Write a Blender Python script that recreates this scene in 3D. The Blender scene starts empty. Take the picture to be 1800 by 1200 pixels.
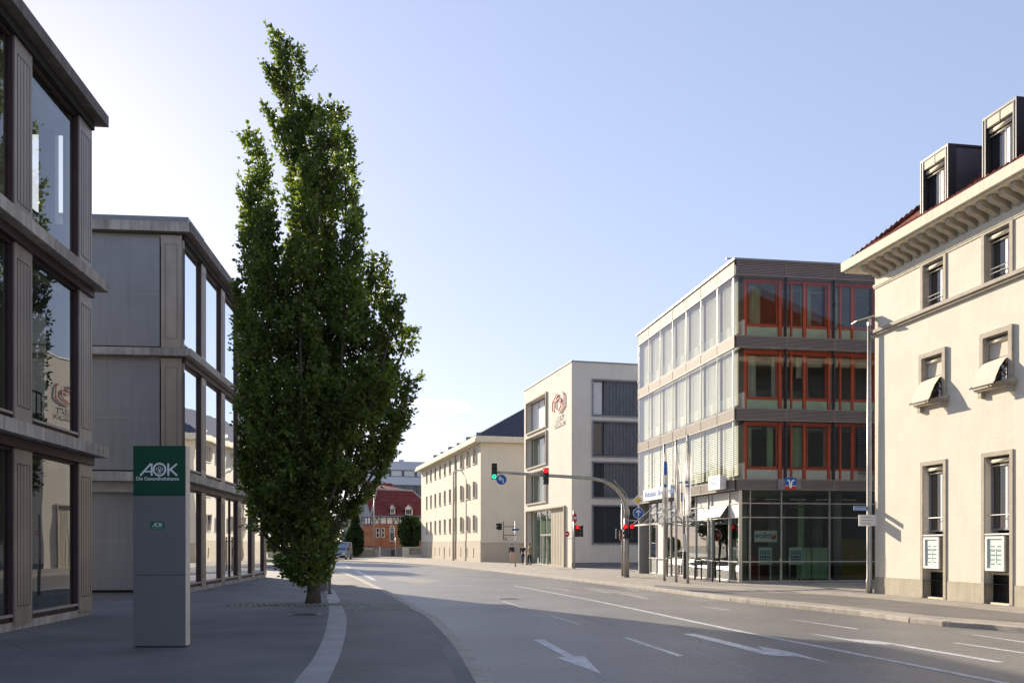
import bpy, bmesh, math, random
import numpy as np
from mathutils import Vector, Matrix, noise
random.seed(7); np.random.seed(7)
R = math.radians
SC = bpy.context.scene
COL = SC.collection
# ------------------------------------------------------------------ camera, sky, sun, exposure
FPX, CX, HY, H = 1600.0, 900.0, 958.0, 1.6
cam = bpy.data.cameras.new('camera'); co = bpy.data.objects.new('camera', cam); COL.objects.link(co)
co.location = (0, 0, H); co.rotation_euler = (R(90), 0, 0)
cam.sensor_width = 36; cam.sensor_fit = 'HORIZONTAL'; cam.lens = FPX/1800*36
cam.shift_y = (HY-600)/1800; cam.clip_end = 3000; cam.clip_start = .1
SC.camera = co
SUN_AZ, SUN_EL = 31.0, 19.0       # degrees left of +Y, elevation
w = bpy.data.worlds.new('World'); SC.world = w; w.use_nodes = True
nt = w.node_tree; nt.nodes.clear()
out = nt.nodes.new('ShaderNodeOutputWorld'); bg = nt.nodes.new('ShaderNodeBackground')
sky = nt.nodes.new('ShaderNodeTexSky'); sky.sky_type = 'NISHITA'; sky.sun_disc = False
sky.sun_elevation = R(SUN_EL); sky.sun_rotation = R(-SUN_AZ); sky.air_density = 1.0; sky.dust_density = 0.35; sky.ozone_density = 2.5
tc = nt.nodes.new('ShaderNodeTexCoord'); mp = nt.nodes.new('ShaderNodeMapping')
nt.links.new(tc.outputs['Generated'], mp.inputs['Vector'])
mp.inputs['Location'].default_value = (.085*17, 0, -.150*95); mp.inputs['Scale'].default_value = (17, 0, 95)
ns = nt.nodes.new('ShaderNodeTexNoise'); ns.inputs['Scale'].default_value = 28; ns.inputs['Detail'].default_value = 6
nt.links.new(tc.outputs['Generated'], ns.inputs['Vector'])
ln = nt.nodes.new('ShaderNodeVectorMath'); ln.operation = 'LENGTH'; nt.links.new(mp.outputs[0], ln.inputs[0])
ad = nt.nodes.new('ShaderNodeMath'); ad.operation = 'ADD'; nt.links.new(ln.outputs['Value'], ad.inputs[0]); nt.links.new(ns.outputs['Fac'], ad.inputs[1])
rp = nt.nodes.new('ShaderNodeMapRange'); nt.links.new(ad.outputs[0], rp.inputs['Value'])
rp.inputs['From Min'].default_value = 1.35; rp.inputs['From Max'].default_value = .8; rp.inputs['To Min'].default_value = 0; rp.inputs['To Max'].default_value = .42
tint = nt.nodes.new('ShaderNodeMix'); tint.data_type = 'RGBA'; tint.blend_type = 'MULTIPLY'; tint.inputs[0].default_value = 1
hs = nt.nodes.new('ShaderNodeHueSaturation'); gm = nt.nodes.new('ShaderNodeGamma'); gm.inputs[1].default_value = .50; nt.links.new(sky.outputs[0], gm.inputs[0]); hs.inputs['Saturation'].default_value = 1.0; nt.links.new(gm.outputs[0], hs.inputs['Color']); nt.links.new(hs.outputs[0], tint.inputs[6]); tint.inputs[7].default_value = (1.30, 1.25, 1.44, 1)
mx = nt.nodes.new('ShaderNodeMix'); mx.data_type = 'RGBA'
nt.links.new(rp.outputs[0], mx.inputs[0]); nt.links.new(tint.outputs[2], mx.inputs[6]); mx.inputs[7].default_value = (5.2, 5.0, 4.9, 1)
nt.links.new(mx.outputs[2], bg.inputs[0]); bg.inputs[1].default_value = 0.15
nt.links.new(bg.outputs[0], out.inputs[0])
sl = bpy.data.lights.new('sun', 'SUN'); so = bpy.data.objects.new('sun', sl); COL.objects.link(so)
sl.energy = 4.5; sl.angle = R(.5); sl.color = (1, .87, .68)
sdir = Vector((-math.sin(R(SUN_AZ))*math.cos(R(SUN_EL)), math.cos(R(SUN_AZ))*math.cos(R(SUN_EL)), math.sin(R(SUN_EL))))
so.rotation_euler = (-sdir).to_track_quat('-Z', 'Y').to_euler()
SC.view_settings.view_transform = 'Standard'; SC.view_settings.look = 'None'; SC.view_settings.gamma = 1; SC.view_settings.use_curve_mapping = False
SC.view_settings.exposure = 1.02
try:
    SC.cycles.max_bounces = 10; SC.cycles.transparent_max_bounces = 24
except Exception: pass
# ------------------------------------------------------------------ helpers
def tag(o, label=None, cat=None, group=None, kind=None):
    if label: o['label'] = label
    if cat: o['category'] = cat
    if group: o['group'] = group
    if kind: o['kind'] = kind
    return o
def root(name, loc, label, cat, group=None):
    o = bpy.data.objects.new(name, None); COL.objects.link(o); o.location = loc; o.empty_display_size = .3
    o['wl'] = 1; del o['wl']
    return tag(o, label, cat, group)
def worldloc(o):
    v = Vector(o.location); p = o.parent
    while p: v += Vector(p.location); p = p.parent
    return v
class MB:
    def __init__(s): s.v = []; s.f = []
    def add(s, vs, fs):
        n = len(s.v); s.v += [tuple(v) for v in vs]; s.f += [tuple(n+i for i in f) for f in fs]; return s
    def quad(s, a, b, c, d): return s.add([a, b, c, d], [(0, 1, 2, 3)])
    def hexa(s, p): return s.add(p, [(0, 3, 2, 1), (4, 5, 6, 7), (0, 1, 5, 4), (1, 2, 6, 5), (2, 3, 7, 6), (3, 0, 4, 7)])
    def tube(s, path, rad, n=10, cap=True):
        path = [Vector(p) for p in path]
        if not hasattr(rad, '__len__'): rad = [rad]*len(path)
        rings = []; ref = None
        for i, p in enumerate(path):
            t = (path[min(i+1, len(path)-1)]-path[max(i-1, 0)]).normalized()
            if ref is None: ref = Vector((1, 0, 0)) if abs(t.x) < .8 else Vector((0, 1, 0))
            a = (ref-t*ref.dot(t)).normalized(); b = t.cross(a); ref = a
            rings.append([p+(a*math.cos(2*math.pi*k/n)+b*math.sin(2*math.pi*k/n))*rad[i] for k in range(n)])
        vs = [v for r in rings for v in r]; fs = []
        for i in range(len(rings)-1):
            for k in range(n):
                k2 = (k+1) % n; fs.append((i*n+k, i*n+k2, (i+1)*n+k2, (i+1)*n+k))
        if cap: fs.append(tuple(range(n-1, -1, -1))); fs.append(tuple((len(rings)-1)*n+k for k in range(n)))
        return s.add(vs, fs)
    def build(s, name, m, parent=None, loc=None, smooth=False, bevel=0):
        base = worldloc(parent) if parent else Vector(loc if loc else (0, 0, 0))
        me = bpy.data.meshes.new(name); me.from_pydata([tuple(Vector(v)-base) for v in s.v], [], s.f)
        me.materials.append(m); me.validate(); me.update()
        o = bpy.data.objects.new(name, me); COL.objects.link(o)
        if parent: o.parent = parent
        else: o.location = base
        if smooth:
            me.polygons.foreach_set('use_smooth', [True]*len(me.polygons))
        if bevel:
            b = o.modifiers.new('b', 'BEVEL'); b.width = bevel; b.segments = 2; b.limit_method = 'ANGLE'
        return o
class Fr:
    """wall frame: x runs right along the wall seen from outside, y goes inward, z up"""
    def __init__(s, O, d, z=0):
        s.O = Vector((O[0], O[1], z)); dd = Vector((d[0], d[1], 0)).normalized(); s.d = dd; s.n = Vector((-dd.y, dd.x, 0))
    def P(s, x, y, z): return s.O+s.d*x+s.n*y+Vector((0, 0, z))
    def u(s, px, y=0):
        r = (px-CX)/FPX; o = s.O+s.n*y; return (r*o.y-o.x)/(s.d.x-r*s.d.y)
    def z(s, px, py, y=0):
        return H+(HY-py)*s.P(s.u(px, y), y, 0).y/FPX
    def box(s, mb, x0, x1, y0, y1, z0, z1):
        P = s.P; return mb.hexa([P(x0, y0, z0), P(x1, y0, z0), P(x1, y1, z0), P(x0, y1, z0), P(x0, y0, z1), P(x1, y0, z1), P(x1, y1, z1), P(x0, y1, z1)])
    def rect(s, mb, x0, x1, z0, z1, y=0): P = s.P; return mb.quad(P(x0, y, z0), P(x1, y, z0), P(x1, y, z1), P(x0, y, z1))
    def prism(s, mb, pts, y0, y1):
        n = len(pts); vs = [s.P(x, y0, z) for x, z in pts]+[s.P(x, y1, z) for x, z in pts]
        fs = [tuple(range(n)), tuple(range(2*n-1, n-1, -1))]+[(i, i+n, (i+1) % n+n, (i+1) % n) for i in range(n)]
        return mb.add(vs, fs)
    def disc(s, mb, x, z, r, y0, y1, n=24):
        return s.prism(mb, [(x+r*math.cos(2*math.pi*k/n), z+r*math.sin(2*math.pi*k/n)) for k in range(n)], y0, y1)
    def stroke(s, mb, pts, w, y0, y1):
        for (a, b) in zip(pts[:-1], pts[1:]):
            v = Vector((b[0]-a[0], b[1]-a[1])); L = v.length
            if L < 1e-6: continue
            v /= L; q = Vector((-v.y, v.x))*w/2
            s.prism(mb, [(a[0]+q.x, a[1]+q.y), (a[0]-q.x, a[1]-q.y), (b[0]-q.x, b[1]-q.y), (b[0]+q.x, b[1]+q.y)], y0, y1)
        return mb
    def ring(s, mb, x, z, r0, r1, y0, y1, n=28):
        for k in range(n):
            a, b = 2*math.pi*k/n, 2*math.pi*(k+1)/n
            s.prism(mb, [(x+r0*math.cos(a), z+r0*math.sin(a)), (x+r1*math.cos(a), z+r1*math.sin(a)), (x+r1*math.cos(b), z+r1*math.sin(b)), (x+r0*math.cos(b), z+r0*math.sin(b))], y0, y1)
        return mb
def box(mb, x0, x1, y0, y1, z0, z1): return Fr((0, 0), (1, 0)).box(mb, x0, x1, y0, y1, z0, z1)
def wall(mb, F, x0, x1, z0, z1, ops, th=.25, y=0):
    xs = sorted(set([x0, x1]+[min(max(v, x0), x1) for o in ops for v in o[:2]])); zs = sorted(set([z0, z1]+[min(max(v, z0), z1) for o in ops for v in o[2:]]))
    for i in range(len(xs)-1):
        for j in range(len(zs)-1):
            cx, cz = (xs[i]+xs[i+1])/2, (zs[j]+zs[j+1])/2
            if any(o[0] < cx < o[1] and o[2] < cz < o[3] for o in ops): continue
            F.rect(mb, xs[i], xs[i+1], zs[j], zs[j+1], y)
    for a, b, c, d in ops:
        P = F.P
        mb.quad(P(a, y, c), P(a, y, d), P(a, y+th, d), P(a, y+th, c)); mb.quad(P(b, y, d), P(b, y, c), P(b, y+th, c), P(b, y+th, d))
        mb.quad(P(a, y, d), P(b, y, d), P(b, y+th, d), P(a, y+th, d)); mb.quad(P(b, y, c), P(a, y, c), P(a, y+th, c), P(b, y+th, c))
    return mb
def text(s, size, F, x, z, y, m, name, parent, ax='CENTER', sx=1.0, ext=.004, flip=False, bold=0):
    cu = bpy.data.curves.new('t', 'FONT'); cu.body = s; cu.size = size; cu.align_x = ax; cu.align_y = 'CENTER'; cu.offset = bold
    o = bpy.data.objects.new('t', cu); COL.objects.link(o); bpy.context.view_layer.update()
    me = bpy.data.meshes.new_from_object(o.evaluated_get(bpy.context.evaluated_depsgraph_get()))
    mb = MB(); vs = [F.P(x+v.co.x*sx, y, z+v.co.y) for v in me.vertices]; mb.add(vs, [tuple(p.vertices) for p in me.polygons])
    bpy.data.objects.remove(o); bpy.data.curves.remove(cu); bpy.data.meshes.remove(me)
    return mb.build(name, m, parent)
def gp(px, py, z=0.0):
    Y = FPX*(H-z)/(py-HY); return Vector(((px-CX)/FPX*Y, Y, z))
def smooth_line(pts, step=.5):
    pts = [Vector(p) for p in pts]; P = [2*pts[0]-pts[1]]+pts+[2*pts[-1]-pts[-2]]; out_ = []
    for i in range(1, len(P)-2):
        n = max(2, int((P[i+1]-P[i]).length/step))
        for k in range(n):
            t = k/n; out_.append(.5*((2*P[i])+(P[i+1]-P[i-1])*t+(2*P[i-1]-5*P[i]+4*P[i+1]-P[i+2])*t*t+(3*P[i]-P[i-1]-3*P[i+1]+P[i+2])*t**3))
    out_.append(pts[-1]); return out_
# ------------------------------------------------------------------ materials
def N(nt, t, **k):
    n = nt.nodes.new(t)
    for a, b in k.items():
        if a.startswith('i_'): n.inputs[a[2:].replace('_', ' ')].default_value = b
        else: setattr(n, a, b)
    return n
def mat(name, c, rough=.6, metal=0, var=.15, vs=2.0, bump=0, bs=60, spec=.5, streak=0, fine=0, emit=0, trans=0):
    m = bpy.data.materials.new(name); m.use_nodes = True; nt = m.node_tree; L = nt.links.new
    b = nt.nodes['Principled BSDF']; b.inputs['Roughness'].default_value = rough; b.inputs['Metallic'].default_value = metal
    b.inputs['Specular IOR Level'].default_value = spec
    g = N(nt, 'ShaderNodeNewGeometry')
    col = None
    n1 = N(nt, 'ShaderNodeTexNoise', i_Scale=vs, i_Detail=5.0); L(g.outputs['Position'], n1.inputs['Vector'])
    r = N(nt, 'ShaderNodeMapRange'); L(n1.outputs['Fac'], r.inputs['Value']); r.inputs[1].default_value = .3; r.inputs[2].default_value = .7; r.inputs[3].default_value = 1-var; r.inputs[4].default_value = 1+var
    h = N(nt, 'ShaderNodeVectorMath', operation='SCALE'); h.inputs[0].default_value = c[:3]; L(r.outputs[0], h.inputs['Scale']); col = h.outputs[0]
    if streak:
        mp = N(nt, 'ShaderNodeMapping'); mp.inputs['Scale'].default_value = (3.5, 3.5, .25); L(g.outputs['Position'], mp.inputs[0])
        n2 = N(nt, 'ShaderNodeTexNoise', i_Scale=2.0, i_Detail=6.0); L(mp.outputs[0], n2.inputs['Vector'])
        r2 = N(nt, 'ShaderNodeMapRange'); L(n2.outputs['Fac'], r2.inputs['Value']); r2.inputs[1].default_value = .35; r2.inputs[2].default_value = .7; r2.inputs[3].default_value = 1+streak*.3; r2.inputs[4].default_value = 1-streak
        h2 = N(nt, 'ShaderNodeVectorMath', operation='SCALE'); L(col, h2.inputs[0]); L(r2.outputs[0], h2.inputs['Scale']); col = h2.outputs[0]
    if fine:
        n3 = N(nt, 'ShaderNodeTexNoise', i_Scale=bs*1.5, i_Detail=2.0); L(g.outputs['Position'], n3.inputs['Vector'])
        r3 = N(nt, 'ShaderNodeMapRange'); L(n3.outputs['Fac'], r3.inputs['Value']); r3.inputs[1].default_value = .3; r3.inputs[2].default_value = .7; r3.inputs[3].default_value = 1-fine; r3.inputs[4].default_value = 1+fine
        h3 = N(nt, 'ShaderNodeVectorMath', operation='SCALE'); L(col, h3.inputs[0]); L(r3.outputs[0], h3.inputs['Scale']); col = h3.outputs[0]
    L(col, b.inputs['Base Color'])
    if bump:
        n4 = N(nt, 'ShaderNodeTexNoise', i_Scale=float(bs), i_Detail=4.0); L(g.outputs['Position'], n4.inputs['Vector'])
        bp = N(nt, 'ShaderNodeBump', i_Strength=bump, i_Distance=.02); L(n4.outputs['Fac'], bp.inputs['Height']); L(bp.outputs[0], b.inputs['Normal'])
    if emit: b.inputs['Emission Color'].default_value = (*c[:3], 1); b.inputs['Emission Strength'].default_value = emit
    return m
def glass(name, tint=(.8, .85, .82), refl=1.7, rough=.0, base=.04, wav=.0, veil=0):
    m = bpy.data.materials.new(name); m.use_nodes = True; nt = m.node_tree; nt.nodes.clear(); L = nt.links.new
    o = N(nt, 'ShaderNodeOutputMaterial'); lw = N(nt, 'ShaderNodeLayerWeight'); lw.inputs['Blend'].default_value = .5
    p = N(nt, 'ShaderNodeMath', operation='POWER'); L(lw.outputs['Facing'], p.inputs[0]); p.inputs[1].default_value = 4.2
    q = N(nt, 'ShaderNodeMath', operation='MULTIPLY_ADD', use_clamp=True); L(p.outputs[0], q.inputs[0]); q.inputs[1].default_value = refl; q.inputs[2].default_value = base*refl
    t = N(nt, 'ShaderNodeBsdfTransparent'); t.inputs[0].default_value = (*tint, 1); gl = N(nt, 'ShaderNodeBsdfGlossy'); gl.inputs['Roughness'].default_value = rough; gl.inputs['Color'].default_value = (.95, .97, 1, 1)
    mx = N(nt, 'ShaderNodeMixShader'); L(q.outputs[0], mx.inputs[0]); L(t.outputs[0], mx.inputs[1]); L(gl.outputs[0], mx.inputs[2])
    if wav:
        g = N(nt, 'ShaderNodeNewGeometry'); n = N(nt, 'ShaderNodeTexNoise', i_Scale=.7, i_Detail=1.0); L(g.outputs['Position'], n.inputs['Vector'])
        bp = N(nt, 'ShaderNodeBump', i_Strength=wav, i_Distance=.05); L(n.outputs['Fac'], bp.inputs['Height']); L(bp.outputs[0], gl.inputs['Normal'])
    L(mx.outputs[0], o.inputs[0]); return m
def dark_glass(name, c=(.03, .035, .04), base=.10):
    m = bpy.data.materials.new(name); m.use_nodes = True; nt = m.node_tree; nt.nodes.clear(); L = nt.links.new
    o = N(nt, 'ShaderNodeOutputMaterial'); lw = N(nt, 'ShaderNodeLayerWeight'); lw.inputs['Blend'].default_value = .5
    p = N(nt, 'ShaderNodeMath', operation='POWER'); L(lw.outputs['Facing'], p.inputs[0]); p.inputs[1].default_value = 4.2
    q = N(nt, 'ShaderNodeMath', operation='MULTIPLY_ADD', use_clamp=True); L(p.outputs[0], q.inputs[0]); q.inputs[1].default_value = 1.4; q.inputs[2].default_value = base
    t = N(nt, 'ShaderNodeBsdfDiffuse'); t.inputs[0].default_value = (*c, 1); gl = N(nt, 'ShaderNodeBsdfGlossy'); gl.inputs['Roughness'].default_value = .02
    mx = N(nt, 'ShaderNodeMixShader'); L(q.outputs[0], mx.inputs[0]); L(t.outputs[0], mx.inputs[1]); L(gl.outputs[0], mx.inputs[2]); L(mx.outputs[0], o.inputs[0]); return m
def brickmat(name, c1, c2, cm, sx, sy, mortar=.02, rough=.8, axis='xy', bump=.3, ang=0):
    m = bpy.data.materials.new(name); m.use_nodes = True; nt = m.node_tree; L = nt.links.new; b = nt.nodes['Principled BSDF']; b.inputs['Roughness'].default_value = rough; b.inputs['Specular IOR Level'].default_value = .5 if axis == 'xy' else .15
    g = N(nt, 'ShaderNodeNewGeometry'); mp = N(nt, 'ShaderNodeMapping')
    L(g.outputs['Position'], mp.inputs[0])
    mp.inputs['Rotation'].default_value = (0, 0, ang) if axis == 'xy' else (R(-90), 0, 0) if axis == 'xz' else (0, 0, 0)
    if axis == 'xz':
        sp = N(nt, 'ShaderNodeSeparateXYZ'); L(g.outputs['Position'], sp.inputs[0]); cb = N(nt, 'ShaderNodeCombineXYZ'); ad = N(nt, 'ShaderNodeMath', operation='ADD'); L(sp.outputs[0], ad.inputs[0]); L(sp.outputs[1], ad.inputs[1])
        L(ad.outputs[0], cb.inputs[0]); L(sp.outputs[2], cb.inputs[1]); src = cb.outputs[0]
    else: src = mp.outputs[0]
    br = N(nt, 'ShaderNodeTexBrick'); L(src, br.inputs['Vector']); br.inputs['Scale'].default_value = 1; br.inputs['Brick Width'].default_value = sx; br.inputs['Row Height'].default_value = sy; br.inputs['Mortar Size'].default_value = mortar
    br.inputs['Color1'].default_value = (*c1, 1); br.inputs['Color2'].default_value = (*c2, 1); br.inputs['Mortar'].default_value = (*cm, 1)
    n = N(nt, 'ShaderNodeTexNoise', i_Scale=1.3, i_Detail=5.0); L(g.outputs['Position'], n.inputs['Vector'])
    r = N(nt, 'ShaderNodeMapRange'); L(n.outputs['Fac'], r.inputs['Value']); r.inputs[1].default_value = .3; r.inputs[2].default_value = .7; r.inputs[3].default_value = .8; r.inputs[4].default_value = 1.15
    h = N(nt, 'ShaderNodeVectorMath', operation='SCALE'); L(br.outputs['Color'], h.inputs[0]); L(r.outputs[0], h.inputs['Scale']); L(h.outputs[0], b.inputs['Base Color'])
    bp = N(nt, 'ShaderNodeBump', i_Strength=bump, i_Distance=.01, invert=True); L(br.outputs['Fac'], bp.inputs['Height']); L(bp.outputs[0], b.inputs['Normal'])
    return m
def leafmat(name, c, c2, trans=.35, tm=(2.2, 2.0, .6)):
    m = bpy.data.materials.new(name); m.use_nodes = True; nt = m.node_tree; nt.nodes.clear(); L = nt.links.new
    o = N(nt, 'ShaderNodeOutputMaterial'); g = N(nt, 'ShaderNodeNewGeometry'); mx = N(nt, 'ShaderNodeMix', data_type='RGBA'); L(g.outputs['Random Per Island'], mx.inputs[0]); mx.inputs[6].default_value = (*c, 1); mx.inputs[7].default_value = (*c2, 1)
    n = N(nt, 'ShaderNodeTexNoise', i_Scale=.9, i_Detail=2.0); L(g.outputs['Position'], n.inputs['Vector'])
    r = N(nt, 'ShaderNodeMapRange'); L(n.outputs['Fac'], r.inputs['Value']); r.inputs[1].default_value = .35; r.inputs[2].default_value = .65; r.inputs[3].default_value = .65; r.inputs[4].default_value = 1.35
    h = N(nt, 'ShaderNodeVectorMath', operation='SCALE'); L(mx.outputs[2], h.inputs[0]); L(r.outputs[0], h.inputs['Scale'])
    d = N(nt, 'ShaderNodeBsdfPrincipled'); d.inputs['Roughness'].default_value = .42; L(h.outputs[0], d.inputs['Base Color'])
    h2 = N(nt, 'ShaderNodeVectorMath', operation='MULTIPLY'); L(h.outputs[0], h2.inputs[0]); h2.inputs[1].default_value = tm
    t = N(nt, 'ShaderNodeBsdfTranslucent'); L(h2.outputs[0], t.inputs[0])
    ms = N(nt, 'ShaderNodeMixShader'); ms.inputs[0].default_value = trans; L(d.outputs[0], ms.inputs[1]); L(t.outputs[0], ms.inputs[2]); L(ms.outputs[0], o.inputs[0]); return m
def wear(m, kind='road'):
    nt = m.node_tree; L = nt.links.new; b = nt.nodes['Principled BSDF']; src = b.inputs['Base Color'].links[0].from_socket; g = N(nt, 'ShaderNodeNewGeometry')
    if kind == 'road':
        n = N(nt, 'ShaderNodeTexNoise', i_Scale=.9, i_Detail=4.0); L(g.outputs['Position'], n.inputs['Vector'])
        md = N(nt, 'ShaderNodeMix', data_type='VECTOR'); md.inputs[0].default_value = .22; L(g.outputs['Position'], md.inputs[4]); L(n.outputs['Color'], md.inputs[5])
        v = N(nt, 'ShaderNodeTexVoronoi', feature='DISTANCE_TO_EDGE'); v.inputs['Scale'].default_value = .30; L(md.outputs[1], v.inputs['Vector'])
        r_ = N(nt, 'ShaderNodeMapRange'); L(v.outputs['Distance'], r_.inputs['Value']); r_.inputs[1].default_value = .0; r_.inputs[2].default_value = .006; r_.inputs[3].default_value = .62; r_.inputs[4].default_value = 1
        n2 = N(nt, 'ShaderNodeTexNoise', i_Scale=.16, i_Detail=3.0); L(g.outputs['Position'], n2.inputs['Vector'])
        r2 = N(nt, 'ShaderNodeMapRange'); L(n2.outputs['Fac'], r2.inputs['Value']); r2.inputs[1].default_value = .48; r2.inputs[2].default_value = .56; r2.inputs[3].default_value = 0; r2.inputs[4].default_value = 1
        mm = N(nt, 'ShaderNodeMath', operation='MAXIMUM'); iv = N(nt, 'ShaderNodeMath', operation='SUBTRACT'); iv.inputs[0].default_value = 1; L(r2.outputs[0], iv.inputs[1]); L(r_.outputs[0], mm.inputs[0]); L(iv.outputs[0], mm.inputs[1])
        v3 = N(nt, 'ShaderNodeTexNoise', i_Scale=6.0, i_Detail=1.0); L(g.outputs['Position'], v3.inputs['Vector'])
        r3 = N(nt, 'ShaderNodeMapRange'); L(v3.outputs['Fac'], r3.inputs['Value']); r3.inputs[1].default_value = .70; r3.inputs[2].default_value = .76; r3.inputs[3].default_value = 1; r3.inputs[4].default_value = .72
        mu = N(nt, 'ShaderNodeMath', operation='MULTIPLY'); L(mm.outputs[0], mu.inputs[0]); L(r3.outputs[0], mu.inputs[1])
        sc_ = N(nt, 'ShaderNodeVectorMath', operation='SCALE'); L(src, sc_.inputs[0]); L(mu.outputs[0], sc_.inputs['Scale']); L(sc_.outputs[0], b.inputs['Base Color'])
    else:
        n = N(nt, 'ShaderNodeTexNoise', i_Scale=14.0, i_Detail=6.0); n.inputs['Roughness'].default_value = .7; L(g.outputs['Position'], n.inputs['Vector'])
        r_ = N(nt, 'ShaderNodeMapRange'); L(n.outputs['Fac'], r_.inputs['Value']); r_.inputs[1].default_value = .56; r_.inputs[2].default_value = .64
        mx = N(nt, 'ShaderNodeMix', data_type='RGBA'); L(r_.outputs[0], mx.inputs[0]); L(src, mx.inputs[6]); mx.inputs[7].default_value = (.22, .205, .19, 1); L(mx.outputs[2], b.inputs['Base Color'])
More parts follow.
